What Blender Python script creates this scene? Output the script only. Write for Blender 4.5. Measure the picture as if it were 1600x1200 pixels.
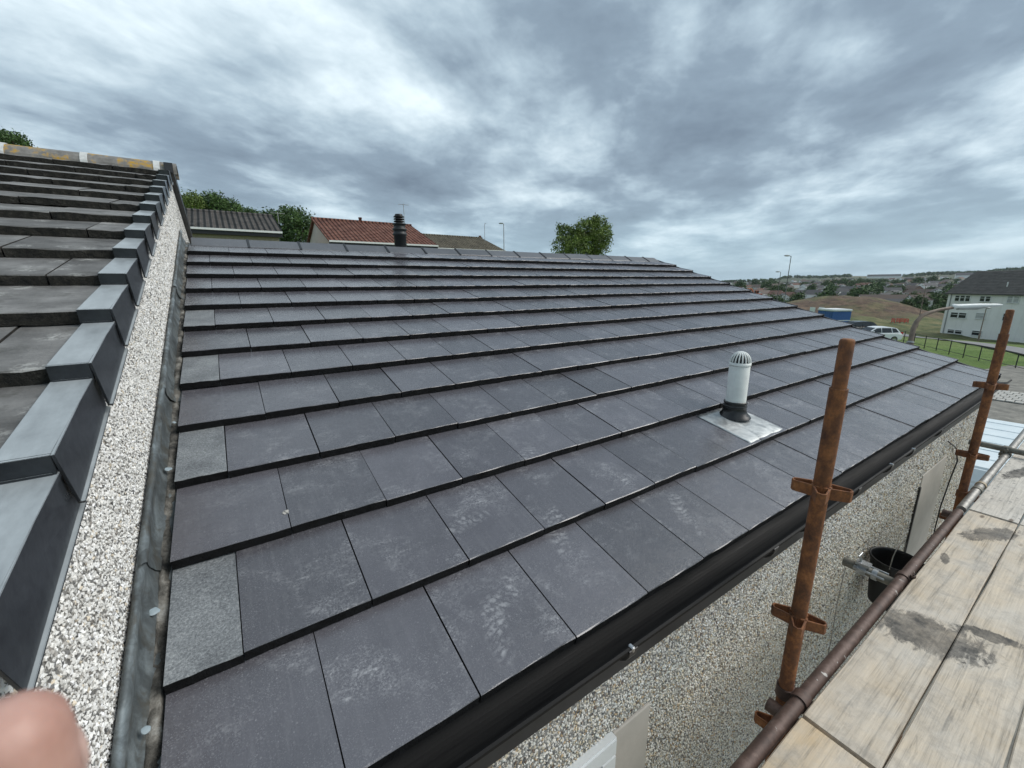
import bpy, bmesh, math, random
import numpy as np
from mathutils import Vector, Matrix, noise as mnoise
for o in list(bpy.data.objects): bpy.data.objects.remove(o, do_unlink=True)
scn = bpy.context.scene
COL = scn.collection
R = math.radians
rnd = random.Random(7)
nrg = np.random.default_rng(11)

# ------------------------------------------------------------------ camera
F_PX, YAW, PITCH, ROLL = 651.04, 0.983516, 0.233399, -0.0089353      # focal length for a 1600 px wide picture
CAM = Vector((0.2331, -0.7038, 0.9719))
cam_d = bpy.data.cameras.new('camera'); cam = bpy.data.objects.new('camera', cam_d); COL.objects.link(cam)
fw = Vector((math.cos(YAW)*math.cos(PITCH), math.sin(YAW)*math.cos(PITCH), -math.sin(PITCH)))
rt0 = Vector((math.sin(YAW), -math.cos(YAW), 0)); up0 = rt0.cross(fw)
rt = rt0*math.cos(ROLL) + up0*math.sin(ROLL); up = -rt0*math.sin(ROLL) + up0*math.cos(ROLL)
M = Matrix((rt, up, -fw)).transposed().to_4x4(); M.translation = CAM
cam.matrix_world = M
cam_d.sensor_width = 36; cam_d.lens = 36*F_PX/1600; cam_d.clip_start = 0.005; cam_d.clip_end = 12000
cam_d.dof.use_dof = True; cam_d.dof.focus_distance = 3.2; cam_d.dof.aperture_fstop = 13
scn.camera = cam
scn.render.resolution_x = 1024; scn.render.resolution_y = 768

# ------------------------------------------------------------------ sky, sun, exposure
SEED = (30.2, 11.5, 3.7, 14.)          # which stretch of the cloud deck drifts overhead
SUN_EL, SUN_AZ = 43, -30            # azimuth from +X, counter-clockwise
w = bpy.data.worlds.new('World'); scn.world = w; w.use_nodes = True
nt = w.node_tree; nt.nodes.clear()
def wn(t, **k):
    n = nt.nodes.new(t)
    for a, b in k.items(): setattr(n, a, b)
    return n
def wmath(op, a, b=None, c=None, clamp=False):
    n = wn('ShaderNodeMath', operation=op, use_clamp=clamp)
    for i, v in enumerate((a, b, c)):
        if v is None: continue
        if isinstance(v, (int, float)): n.inputs[i].default_value = v
        else: nt.links.new(v, n.inputs[i])
    return n.outputs[0]
def wnoise(vec, scale, detail, rough, dist=0):
    n = wn('ShaderNodeTexNoise'); nt.links.new(vec, n.inputs['Vector'])
    n.inputs['Scale'].default_value = scale; n.inputs['Detail'].default_value = detail
    n.inputs['Roughness'].default_value = rough; n.inputs['Distortion'].default_value = dist
    return n.outputs['Fac']
tc = wn('ShaderNodeTexCoord'); sep = wn('ShaderNodeSeparateXYZ'); nt.links.new(tc.outputs['Generated'], sep.inputs[0])
zz = wmath('ADD', wmath('MAXIMUM', sep.outputs[2], 0.0), 0.14)
ca, sa = math.cos(R(34)), math.sin(R(34))
al = wmath('ADD', wmath('MULTIPLY', sep.outputs[0], ca), wmath('MULTIPLY', sep.outputs[1], sa))
ac = wmath('SUBTRACT', wmath('MULTIPLY', sep.outputs[1], ca), wmath('MULTIPLY', sep.outputs[0], sa))
al = wmath('DIVIDE', al, zz); ac = wmath('DIVIDE', ac, zz)
def cvec(sx, sy, ox=0., oy=0.):
    c = wn('ShaderNodeCombineXYZ')
    nt.links.new(wmath('MULTIPLY_ADD', al, sx, ox), c.inputs[0]); nt.links.new(wmath('MULTIPLY_ADD', ac, sy, oy), c.inputs[1])
    return c.outputs[0]
big = wnoise(cvec(.66, .82, SEED[0], SEED[1]), 1.0, 2, .5, .2)
mid = wnoise(cvec(1.7, 2.1, SEED[2], SEED[3]), 1.0, 6, .56, .25)
fine = wnoise(cvec(5., 6.2, 7.7, 2.2), 1.0, 6, .6, .2)
den = wmath('ADD', wmath('ADD', wmath('MULTIPLY', big, 1.0), wmath('MULTIPLY', mid, .62)), wmath('MULTIPLY', fine, .24))
rmp = wn('ShaderNodeValToRGB'); nt.links.new(wmath('MULTIPLY', den, 1/1.86), rmp.inputs[0])
cr = rmp.color_ramp
stops = [(.35, (.55, .625, .66)), (.415, (.395, .47, .515)), (.475, (.26, .328, .38)), (.535, (.16, .21, .258)), (.65, (.096, .127, .165))]
while len(cr.elements) < len(stops): cr.elements.new(.5)
for e, (p_, c_) in zip(cr.elements, stops): e.position = p_; e.color = (*c_, 1)
# toward the horizon the deck of cloud thins to an even pale blue-grey
hz = wn('ShaderNodeMapRange'); hz.interpolation_type = 'SMOOTHSTEP'
nt.links.new(sep.outputs[2], hz.inputs[0]); hz.inputs[1].default_value = .0; hz.inputs[2].default_value = .22; hz.inputs[3].default_value = .72; hz.inputs[4].default_value = 0.
mx = wn('ShaderNodeMix', data_type='RGBA'); nt.links.new(hz.outputs[0], mx.inputs[0]); nt.links.new(rmp.outputs[0], mx.inputs[6]); mx.inputs[7].default_value = (.255, .355, .42, 1)
sky = wn('ShaderNodeTexSky', sky_type='NISHITA', sun_disc=False, sun_elevation=R(SUN_EL), sun_rotation=R(90-SUN_AZ))
bg1 = wn('ShaderNodeBackground'); nt.links.new(sky.outputs[0], bg1.inputs[0]); bg1.inputs[1].default_value = .05
bg2 = wn('ShaderNodeBackground'); nt.links.new(mx.outputs[2], bg2.inputs[0]); bg2.inputs[1].default_value = 1.0
ms = wn('ShaderNodeMixShader'); ms.inputs[0].default_value = .93
nt.links.new(bg1.outputs[0], ms.inputs[1]); nt.links.new(bg2.outputs[0], ms.inputs[2])
wo = wn('ShaderNodeOutputWorld'); nt.links.new(ms.outputs[0], wo.inputs[0])

sd = bpy.data.lights.new('sun', 'SUN'); sd.energy = 1.5; sd.angle = R(45); sd.color = (1, .96, .9)
sun = bpy.data.objects.new('sun', sd); COL.objects.link(sun)
sdir = Vector((math.cos(R(SUN_AZ))*math.cos(R(SUN_EL)), math.sin(R(SUN_AZ))*math.cos(R(SUN_EL)), math.sin(R(SUN_EL))))
sun.rotation_euler = sdir.to_track_quat('Z', 'Y').to_euler(); sun.location = (0, 0, 30)
vs = scn.view_settings; vs.view_transform = 'Standard'; vs.look = 'None'; vs.gamma = 1; vs.use_curve_mapping = False; vs.exposure = 0.92

# ------------------------------------------------------------------ placing helpers: a picture direction met with a plane of the place
def ray(px, py): return rt*((px-800)/F_PX) + up*((600-py)/F_PX) + fw
def at_depth(px, py, d): return CAM + ray(px, py)*d
def at_y(px, py, y): d = ray(px, py); return CAM + d*((y-CAM.y)/d.y)
def at_z(px, py, z): d = ray(px, py); return CAM + d*((z-CAM.z)/d.z)
def at_x(px, py, x): d = ray(px, py); return CAM + d*((x-CAM.x)/d.x)

# ------------------------------------------------------------------ material helper
class Mat:
    def __init__(s, name, rough=.6, metal=0., spec=.5):
        s.m = bpy.data.materials.new(name); s.m.use_nodes = True; s.t = s.m.node_tree
        s.b = s.t.nodes['Principled BSDF']; s.b.inputs['Roughness'].default_value = rough; s.b.inputs['Metallic'].default_value = metal
        s.b.inputs['Specular IOR Level'].default_value = spec
        s._geo = None
    def n(s, t, **k):
        n = s.t.nodes.new(t)
        for a, b in k.items(): setattr(n, a, b)
        return n
    def put(s, sock, v):
        if isinstance(v, (int, float)): sock.default_value = v
        elif isinstance(v, tuple): sock.default_value = v if len(v) == len(sock.default_value) else (*v, 1)
        else: s.t.links.new(v, sock)
    def pos(s):
        if not s._geo: s._geo = s.n('ShaderNodeNewGeometry')
        return s._geo.outputs['Position']
    def obj(s, o=None): n = s.n('ShaderNodeTexCoord'); n.object = o; return n.outputs['Object']
    def map(s, v, scale=(1, 1, 1), loc=(0, 0, 0), rot=(0, 0, 0)):
        n = s.n('ShaderNodeMapping'); s.put(n.inputs[0], v); n.inputs[1].default_value = loc; n.inputs[2].default_value = rot; n.inputs[3].default_value = scale
        return n.outputs[0]
    def noise(s, v, scale, detail=4, rough=.55, dist=0):
        n = s.n('ShaderNodeTexNoise'); s.put(n.inputs['Vector'], v)
        for k, x in (('Scale', scale), ('Detail', detail), ('Roughness', rough), ('Distortion', dist)): n.inputs[k].default_value = x
        return n.outputs['Fac']
    def vor(s, v, scale, feature='F1', out='Distance'):
        n = s.n('ShaderNodeTexVoronoi', feature=feature); s.put(n.inputs['Vector'], v); n.inputs['Scale'].default_value = scale
        return n.outputs[out]
    def ramp(s, f, stops, interp='LINEAR'):
        n = s.n('ShaderNodeValToRGB'); s.put(n.inputs[0], f); c = n.color_ramp; c.interpolation = interp
        while len(c.elements) < len(stops): c.elements.new(.5)
        for e, (p, v) in zip(c.elements, stops): e.position = p; e.color = (v, v, v, 1) if isinstance(v, (int, float)) else (*v, 1)
        return n.outputs[0]
    def mix(s, f, a, b, mode='MIX'):
        n = s.n('ShaderNodeMix', data_type='RGBA', blend_type=mode); s.put(n.inputs[0], f); s.put(n.inputs[6], a); s.put(n.inputs[7], b)
        return n.outputs[2]
    def ma(s, op, a, b=None, c=None, clamp=False):
        n = s.n('ShaderNodeMath', operation=op, use_clamp=clamp)
        for i, v in enumerate((a, b, c)):
            if v is not None: s.put(n.inputs[i], v)
        return n.outputs[0]
    def rand(s): return s.n('ShaderNodeObjectInfo').outputs['Random']
    def sepx(s, v): n = s.n('ShaderNodeSeparateXYZ'); s.put(n.inputs[0], v); return n.outputs
    def comb(s, x, y, z):
        n = s.n('ShaderNodeCombineXYZ')
        for i, v in enumerate((x, y, z)): s.put(n.inputs[i], v)
        return n.outputs[0]
    def bump(s, h, dist, strength=1.0):
        n = s.n('ShaderNodeBump'); s.put(n.inputs['Height'], h); n.inputs['Distance'].default_value = dist; n.inputs['Strength'].default_value = strength
        s.t.links.new(n.outputs[0], s.b.inputs['Normal']); return s
    def col(s, v): s.put(s.b.inputs['Base Color'], v); return s
    def rough(s, v): s.put(s.b.inputs['Roughness'], v); return s
def simple(name, c, rough=.6, metal=0., var=.15, scale=6., bump=0., spec=.5):
    m = Mat(name, rough, metal, spec); nz = m.noise(m.pos(), scale, 5, .6)
    lo = tuple(x*(1-var) for x in c); hi = tuple(min(1, x*(1+var)) for x in c)
    m.col(m.ramp(nz, [(.3, lo), (.7, hi)]))
    if bump: m.bump(m.noise(m.pos(), scale*6, 4), bump)
    return m.m
ROOF_A = 0.3063586
# --- concrete slate: dark blue-grey, dusty bloom, boot marks in cement dust
def slate(name, base, dust=.5, speck=1., rbase=.5):
    m = Mat(name, rbase, 0, .95); P = m.pos(); rd = m.rand()
    shift = m.n('ShaderNodeVectorMath', operation='ADD'); m.put(shift.inputs[0], P)
    m.put(shift.inputs[1], m.comb(m.ma('MULTIPLY', rd, 37.), m.ma('MULTIPLY', rd, 11.), 0.)); V = shift.outputs[0]
    tone = m.ma('MULTIPLY_ADD', rd, .46, .77)
    tn = m.ma('MULTIPLY', tone, m.ma('MULTIPLY_ADD', m.noise(V, 9, 4, .6), .5, .75))
    c = m.mix(1., base, m.comb(tn, tn, tn), 'MULTIPLY')
    cloud = m.ramp(m.noise(V, 5.5, 6, .7, .5), [(.50, 0.), (.70, 1.)])
    grain = m.ramp(m.noise(P, 170, 3, .7), [(.48, 0.), (.68, 1.)])
    scuff = m.ramp(m.noise(m.map(V, (22, 60, 22)), 1., 5, .7, 1.2), [(.53, 0.), (.66, 1.)])
    d1 = m.ma('MULTIPLY', cloud, m.ma('ADD', m.ma('MULTIPLY', grain, .6), m.ma('MULTIPLY', scuff, .55)))
    sp = m.ma('MULTIPLY', m.ramp(m.vor(P, 75), [(.0, 1.), (.17, 0.)]), m.ramp(m.noise(P, 21, 2), [(.47, 0.), (.60, 1.)]))
    fg = m.ma('MULTIPLY', m.ramp(m.noise(P, 310, 2, .6), [(.56, 0.), (.70, 1.)]), m.ramp(m.noise(P, 3.1, 4, .6), [(.35, .12), (.65, .5)]))
    f = m.ma('ADD', m.ma('ADD', m.ma('MULTIPLY', d1, dust), m.ma('MULTIPLY', fg, .8)), m.ma('MULTIPLY', sp, .55*speck), clamp=True)
    stk = m.ma('MULTIPLY', m.ramp(m.noise(m.map(V, (75, 5, 5)), 1., 4, .7, .3), [(.50, 0.), (.72, 1.)]), m.ramp(m.noise(V, 2.3, 3, .6), [(.40, .15), (.60, 1.)]))
    f = m.ma('ADD', f, m.ma('MULTIPLY', stk, .09), clamp=True)
    # boot prints: (x, t, angle, size) on the slope
    q = m.sepx(P); s = (q[0], m.ma('ADD', m.ma('MULTIPLY', q[1], math.cos(ROOF_A)), m.ma('MULTIPLY', q[2], math.sin(ROOF_A))))
    wrp = m.noise(P, 17, 3, .6)
    acc = None
    for (x, t, ang, k) in PRINTS:
        ux = m.ma('SUBTRACT', s[0], x); uy = m.ma('SUBTRACT', s[1], t)
        c_, s_ = math.cos(R(ang)), math.sin(R(ang))
        a_ = m.ma('ADD', m.ma('MULTIPLY', ux, c_/(.135*k)), m.ma('MULTIPLY', uy, s_/(.135*k)))
        b_ = m.ma('SUBTRACT', m.ma('MULTIPLY', uy, c_/(.045*k)), m.ma('MULTIPLY', ux, s_/(.045*k)))
        r2 = m.ma('ADD', m.ma('MULTIPLY', a_, a_), m.ma('MULTIPLY', b_, b_))
        ins = m.ramp(m.ma('MULTIPLY_ADD', wrp, 1.2, m.ma('SUBTRACT', r2, .6)), [(.4, 1.), (1.0, 0.)])
        bars = m.ramp(m.ma('ABSOLUTE', m.ma('SINE', m.ma('MULTIPLY_ADD', a_, 17.*k, m.ma('MULTIPLY_ADD', wrp, 9., m.ma('MULTIPLY', b_, 1.5+k))))), [(.25, 0.), (.9, 1.)])
        v = m.ma('MULTIPLY', ins, bars)
        acc = v if acc is None else m.ma('MAXIMUM', acc, v)
    wornm = m.ramp(m.noise(P, 48, 5, .75), [(.44, 0.), (.60, 1.)])
    f = m.ma('ADD', f, m.ma('MULTIPLY', m.ma('MULTIPLY', acc, wornm), .55), clamp=True)
    c = m.mix(m.ma('MULTIPLY', f, .62), c, (.50, .51, .53))
    m.col(c); m.rough(m.ma('ADD', m.ma('MULTIPLY_ADD', m.noise(P, 30, 3), .16, rbase-.08), m.ma('MULTIPLY', f, .25)))
    m.bump(m.ma('ADD', m.noise(P, 220, 3, .7), m.ma('MULTIPLY', m.noise(P, 40, 3), 1.2)), .0009, .55)
    return m.m

# ------------------------------------------------------------------ mesh helpers
class MB:
    def __init__(s): s.v = []; s.f = []; s.mi = []; s.sm = []
    def add(s, vs, fs, mi=0, smooth=False):
        o = len(s.v); s.v += [tuple(v) for v in vs]
        for f in fs: s.f.append(tuple(i+o for i in f)); s.mi.append(mi); s.sm.append(smooth)
        return s
    def box(s, a, b, mi=0, mat=None):
        (x0, y0, z0), (x1, y1, z1) = a, b
        vs = [Vector(p) for p in ((x0,y0,z0),(x1,y0,z0),(x1,y1,z0),(x0,y1,z0),(x0,y0,z1),(x1,y0,z1),(x1,y1,z1),(x0,y1,z1))]
        if mat: vs = [mat @ v for v in vs]
        return s.add(vs, [(0,3,2,1),(4,5,6,7),(0,1,5,4),(1,2,6,5),(2,3,7,6),(3,0,4,7)], mi)
    def tube(s, pts, r, seg=12, mi=0, caps=True, smooth=True):
        pts = [Vector(p) for p in pts]; n = len(pts); rr = r if isinstance(r, (list, tuple)) else [r]*n
        vs = []; ref = None
        for i, p in enumerate(pts):
            d = (pts[min(i+1, n-1)]-pts[max(i-1, 0)]).normalized()
            if ref is None: ref = d.orthogonal().normalized()
            u = (ref-d*ref.dot(d)).normalized(); ref = u; v = d.cross(u)
            vs += [p+(u*math.cos(2*math.pi*k/seg)+v*math.sin(2*math.pi*k/seg))*rr[i] for k in range(seg)]
        fs = [(i*seg+k, i*seg+(k+1)%seg, (i+1)*seg+(k+1)%seg, (i+1)*seg+k) for i in range(n-1) for k in range(seg)]
        s.add(vs, fs, mi, smooth)
        if caps: s.add(vs[:seg], [tuple(range(seg-1, -1, -1))], mi); s.add(vs[-seg:], [tuple(range(seg))], mi)
        return s
    def lathe(s, prof, c=(0, 0, 0), seg=24, mi=0, smooth=True, mat=None):
        vs = [Vector((c[0]+r*math.cos(2*math.pi*k/seg), c[1]+r*math.sin(2*math.pi*k/seg), c[2]+z)) for r, z in prof for k in range(seg)]
        if mat: vs = [mat @ v for v in vs]
        fs = [(i*seg+k, i*seg+(k+1)%seg, (i+1)*seg+(k+1)%seg, (i+1)*seg+k) for i in range(len(prof)-1) for k in range(seg)]
        return s.add(vs, fs, mi, smooth)
    def prism(s, poly, d, mi=0, smooth=False):       # poly: list of 3D points, extruded along d
        n = len(poly); d = Vector(d); vs = [Vector(p) for p in poly]+[Vector(p)+d for p in poly]
        return s.add(vs, [tuple(range(n-1, -1, -1)), tuple(range(n, 2*n))]+[(i, (i+1) % n, n+(i+1) % n, n+i) for i in range(n)], mi, smooth)
    def mesh(s, name, mats, bevel=0., bseg=1):
        me = bpy.data.meshes.new(name); me.from_pydata([tuple(v) for v in s.v], [], s.f)
        for m in (mats if isinstance(mats, (list, tuple)) else [mats]): me.materials.append(m)
        me.polygons.foreach_set('material_index', s.mi); me.polygons.foreach_set('use_smooth', s.sm)
        bm = bmesh.new(); bm.from_mesh(me); bmesh.ops.recalc_face_normals(bm, faces=bm.faces)
        if bevel: bmesh.ops.bevel(bm, geom=list(bm.edges), offset=bevel, segments=bseg, affect='EDGES', clamp_overlap=True)
        bm.to_mesh(me); bm.free()
        return me
    def build(s, name, mats, parent=None, bevel=0., bseg=1): return link(name, s.mesh(name, mats, bevel, bseg), parent)
def link(name, me, parent=None, loc=None, rot=None):
    o = bpy.data.objects.new(name, me); COL.objects.link(o)
    if parent: o.parent = parent
    if loc: o.location = loc
    if rot: o.rotation_euler = rot
    return o
def tag(o, label=None, cat=None, group=None, kind=None):
    for k, v in (('label', label), ('category', cat), ('group', group), ('kind', kind)):
        if v: o[k] = v
    return o
def empty(name, loc=(0, 0, 0), rz=0.):
    o = bpy.data.objects.new(name, None); COL.objects.link(o); o.location = loc; o.rotation_euler = (0, 0, rz); o.empty_display_size = .2
    return o
def copy_tree(o, parent=None):
    c = o.copy(); COL.objects.link(c); c.parent = parent
    for ch in o.children: copy_tree(ch, c)
    return c
def big_mesh(name, verts, faces, mats, mi=None, smooth=False, col=None):
    verts = np.asarray(verts, np.float32); faces = np.asarray(faces, np.int32); k = faces.shape[1]
    me = bpy.data.meshes.new(name); me.vertices.add(len(verts)); me.vertices.foreach_set('co', verts.ravel())
    me.loops.add(faces.size); me.loops.foreach_set('vertex_index', faces.ravel())
    me.polygons.add(len(faces)); me.polygons.foreach_set('loop_start', np.arange(0, faces.size, k, dtype=np.int32))
    for m in (mats if isinstance(mats, (list, tuple)) else [mats]): me.materials.append(m)
    if mi is not None: me.polygons.foreach_set('material_index', np.asarray(mi, np.int32))
    if col is not None:
        at = me.color_attributes.new('tone', 'FLOAT_COLOR', 'POINT'); at.data.foreach_set('color', np.asarray(col, np.float32).ravel())
    me.update(calc_edges=True); me.validate()
    me.polygons.foreach_set('use_smooth', [smooth]*len(me.polygons))
    return me

# ------------------------------------------------------------------ shared dimensions of the roof
G = .345; TW = .300; NC = 13; W = 6.748
TA = math.tan(ROOF_A); CA = math.cos(ROOF_A); SA = math.sin(ROOF_A)
def rp(s, t, h=0.): return Vector((s, t*CA-h*SA, t*SA+h*CA))
RIDGE_T = 4.60; RY = RIDGE_T*CA; RZ = RIDGE_T*SA
GZ = -5.2                                                # ground by the house

house = empty('house', (0, 0, 0)); tag(house, 'house with new dark slate-grey tiled roof and pebbledashed wall under its gutter', 'house')
roof = MB()
# roof structure: both slopes as one closed body just under the tiles
yb = 2*RY
roof.prism([(0.004, .05, -.075), (0.004, RY, RZ-.075), (0.004, yb-.05, -.075), (0.004, yb-.05, -.15), (0.004, RY, RZ-.2), (0.004, .05, -.15)], (W-.03, 0, 0))
felt = simple('roofing_felt', (.02, .02, .022), .8)
roof = roof.build('roof', felt, house)
PRINTS = [(.72, .13, 74, .9), (.79, .20, 15, .75), (.83, .50, 8, .8), (1.10, .33, 66, .95), (1.22, .72, 35, .8), (1.66, .22, 52, .85)]
MT = slate('slate_grey_tile', (.084, .082, .094), 1.25, 1.3, .27)
mc = Mat('weathered_cut_tile', .5); P = mc.pos(); n1 = mc.noise(P, 170, 5, .75); n2 = mc.noise(P, 9, 3, .5)
mc.col(mc.ramp(mc.ma('ADD', mc.ma('MULTIPLY', n1, .75), mc.ma('MULTIPLY', n2, .3)), [(.36, (.075, .082, .092)), (.50, (.165, .178, .19)), (.62, (.29, .308, .32)), (.76, (.50, .52, .52))]))
mc.rough(mc.ramp(n2, [(.3, .62), (.7, .4)])); mc.bump(n1, .0035, .8); MT_CUT = mc.m
MT_NOSE_SHADE = simple('tile_nose_shade', (.009, .009, .010), .8, var=.6, scale=45, bump=.004, spec=.2)  # dark coated noses, with the shade on front edges added into the colour
# ------------------------------------------------------------------ tiles
TH = .033; TL = .41
def tile_mesh(name, width, th, length, top, nose, seed, rag=.0012):
    """a flat interlocking tile: slightly waisted body, ragged nose, separate nose material"""
    r_ = random.Random(seed); mb = MB(); nx = 6
    xs = [width*i/nx for i in range(nx+1)]
    jt = [r_.uniform(-rag, rag) for _ in xs]; jz = [r_.uniform(-rag, rag) for _ in xs]; jb = [r_.uniform(-rag*1.4, rag*1.4) for _ in xs]
    ch = .0022
    rows = []
    rows.append([(x, jt[i]+.001, 0+jb[i]*.3) for i, x in enumerate(xs)])                        # nose bottom
    rows.append([(x, jt[i], th-ch+jz[i]) for i, x in enumerate(xs)])                            # nose top
    rows.append([(x, ch+abs(jz[i])*1.2, th) for i, x in enumerate(xs)])                         # arris
    rows.append([(x, length, th) for i, x in enumerate(xs)])                                    # back top
    rows.append([(x, length, 0) for i, x in enumerate(xs)])
    n = nx+1; vs = [p for row in rows for p in row]
    for a in range(4):
        for i in range(nx): mb.add([vs[a*n+i], vs[a*n+i+1], vs[(a+1)*n+i+1], vs[(a+1)*n+i]], [(0, 1, 2, 3)], 1 if a == 0 else 0)
    for i in (0, nx): mb.add([vs[a*n+i] for a in range(5)], [(0, 1, 2, 3, 4)], 1)
    me = mb.mesh(name, [top, nose]); bm = bmesh.new(); bm.from_mesh(me); bmesh.ops.remove_doubles(bm, verts=bm.verts, dist=1e-6); bmesh.ops.recalc_face_normals(bm, faces=bm.faces); bm.to_mesh(me); bm.free()
    return me
full = [tile_mesh('tile', TW-.0042, TH, TL, MT, MT_NOSE_SHADE, i) for i in range(6)]
halfr = [tile_mesh('tile', TW/2-.0042, TH, TL, MT, MT_NOSE_SHADE, 20+i) for i in range(2)]
halfl = [tile_mesh('tile', TW/2-.0042, TH, TL, MT_CUT, MT_NOSE_SHADE, 30+i) for i in range(3)]
TILT = math.atan((TH+.0015)/G)
for k in range(NC):                                       # k = 0 at the eaves
    t0 = k*G; x = 0.; first = True
    wv = [rnd.uniform(-.0015, .0015) for _ in range(30)]
    j = 0
    while x < W-.05:
        wd = TW
        if first and k % 2 == 1: wd = TW/2
        if W-x < TW-.01: wd = W-x
        me = rnd.choice(full)
        if wd < TW-.01: me = (rnd.choice(halfl) if k < 8 else halfr[0]) if first else rnd.choice(halfr)
        dx = rnd.uniform(-.0005, .0005)+(.0012 if first else 0)
        o = link('tile', me, roof)
        o.location = rp(x+.002+dx, t0+wv[j]+rnd.uniform(-.0012, .0012), rnd.uniform(0, .003)); o.rotation_euler = (ROOF_A-TILT+rnd.uniform(-.004, .004), rnd.uniform(-.005, .005), rnd.uniform(-.003, .003))
        x += wd; first = False; j += 1
# the back slope nobody sees from here: plain tiled courses joined
bk = MB()
for k in range(NC):
    t0 = k*G
    p = [Vector((0, yb-(t0*CA), t0*SA)), Vector((0, yb-(t0*CA), t0*SA+TH)), Vector((0, yb-((t0+.4)*CA), (t0+.4)*SA-.005)), Vector((0, yb-((t0+.4)*CA), (t0+.4)*SA-.03))]
    bk.prism(p, (W, 0, 0))
tag(bk.build('back_slope_tiles', MT, roof), kind='stuff')
# ------------------------------------------------------------------ ridge
M_RIDGE = slate('ridge_tile_grey', (.075, .077, .085), .35, .6, .4)
M_BLACK = simple('black_plastic', (.012, .012, .013), .38, var=.3, scale=40)
def ridge_mesh(ln):
    mb = MB(); sh = .15; zt = .088; zs = zt-sh*math.tan(R(29)); sk = .064
    poly = [(0, -sh, zs-sk), (0, -sh, zs), (0, 0, zt), (0, sh, zs), (0, sh, zs-sk), (0, sh-.02, zs-sk), (0, 0, zt-.03), (0, -sh+.02, zs-sk)]
    mb.prism(poly, (ln, 0, 0))
    me = mb.mesh('ridge_tile', [M_RIDGE, MT_NOSE_SHADE], .004)
    for p in me.polygons:
        if abs(p.normal.y) > .9: p.material_index = 1  # upright skirts painted near-black for the shade they stand in
    return me
rm = ridge_mesh(.449)
clip = MB(); clip.prism([(0, -.156, -.047), (0, -.156, .008), (0, 0, .0945), (0, .156, .008), (0, .156, -.047), (0, .13, -.047), (0, 0, .05), (0, -.13, -.047)], (.02, 0, 0)); clipm = clip.mesh('ridge_clip', M_BLACK)
x = .02; i = 0
while x < W-.1:
    ln = min(.457, W-.02-x)
    me = rm if ln > .45 else ridge_mesh(ln-.008)
    o = link('ridge_tile', me, house, (x, RY+rnd.uniform(-.003, .003), RZ-.045+rnd.uniform(-.003, .004)), (rnd.uniform(-.006, .006), rnd.uniform(-.006, .006), rnd.uniform(-.004, .004)))
    if x > .1: link('ridge_clip', clipm, house, (x-.014, RY, RZ-.044))
    x += ln; i += 1
# right-hand verge: a thin black dry-verge strip under the tile ends
vb = MB(); vb.prism([rp(W-.012, -.01, -.05), rp(W-.012, RIDGE_T, -.05), rp(W-.012, RIDGE_T, .016), rp(W-.012, -.01, .016)], (.02, 0, 0)); vb.build('verge_strip', M_BLACK, house)
for k in range(NC):
    b = MB(); b.box((-.002, 0, 0), (.016, .33, TH+.006), mat=Matrix.Translation(rp(W, k*G-.004, 0)) @ Matrix.Rotation(ROOF_A-TILT, 4, 'X')); b.build('verge_cap', M_BLACK, house)
# ------------------------------------------------------------------ gutter, fascia
GX0, GX1 = -.02, W+.03; gy = -.082; gz = -.020
def arc_profile(r_, cy, cz, n=12): return [(cy+r_*math.cos(math.pi+math.pi*i/n), cz+r_*math.sin(math.pi+math.pi*i/n)) for i in range(n+1)]
gm = Mat('gutter_black', .42, 0, .18); gn = gm.noise(gm.map(gm.pos(), (3, 60, 60)), 1., 6, .65)
gm.col(gm.ramp(gn, [(.4, (.005, .005, .0055)), (.8, (.015, .015, .0145))])); gm.rough(gm.ramp(gn, [(.3, .5), (.7, .75)])); gm.bump(gm.noise(gm.map(gm.pos(), (160, 260, 260)), 1., 3), .0008, .5)
def gutter_prof():                                        # half-round, with a rolled front bead
    cy, r1, r2 = gy+.056, .057, .0535
    out = [(cy+r1*math.cos(math.pi+math.pi*i/16), gz+.62*r1*math.sin(math.pi+math.pi*i/16)) for i in range(17)]
    inn = [(cy+r2*math.cos(2*math.pi-math.pi*i/16), gz+.002+.60*r2*math.sin(2*math.pi-math.pi*i/16)) for i in range(17)]
    bead = [(gy+.004, gz+.006), (gy-.002, gz+.009), (gy-.008, gz+.005), (gy-.008, gz-.003)]
    return out+inn+bead
g = MB(); g.prism([(GX0, a, b) for a, b in gutter_prof()], (GX1-GX0, 0, 0)); gutter = g.build('gutter', gm.m, house)
fz = MB(); fz.box((.0, .034, -.27), (W-.03, .056, -.045)); fz.build('fascia', M_BLACK, house)
M_ZINC = simple('worn_zinc', (.42, .43, .44), .35, .85, .3, 40)
def bracket():
    mb = MB(); out = [(gy-.011, gz+.004)]+[(gy+.056+.068*math.cos(math.pi+math.pi*i/10), gz+.062*math.sin(math.pi+math.pi*i/10)) for i in range(11)]
    inn = [(gy+.0565+(a-gy-.0565)*.86, gz+(b-gz)*.62 if b < gz else b) for a, b in out]
    mb.prism([(0, a, b) for a, b in out]+[(0, a, b) for a, b in reversed(inn)], (.036, 0, 0))
    return mb.mesh('gutter_bracket', M_BLACK, .0015)
bmh = bracket(); cl = MB(); cl.box((.011, gy-.013, gz-.006), (.023, gy+.006, gz+.0115)); clm = cl.mesh('bracket_clip', M_ZINC, .003)
for (px, py) in ((985, 1018), (1207, 868), (1262, 830), (1338, 775), (1388, 742), (1422, 718), (1466, 686)):
    p = at_y(px, py, gy)
    b = link('gutter_bracket', bmh, gutter, (p.x-.018, 0, 0))
    if px in (985, 1388, 1422): link('bracket_clip', clm, gutter, (p.x-.018, 0, 0))
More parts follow.
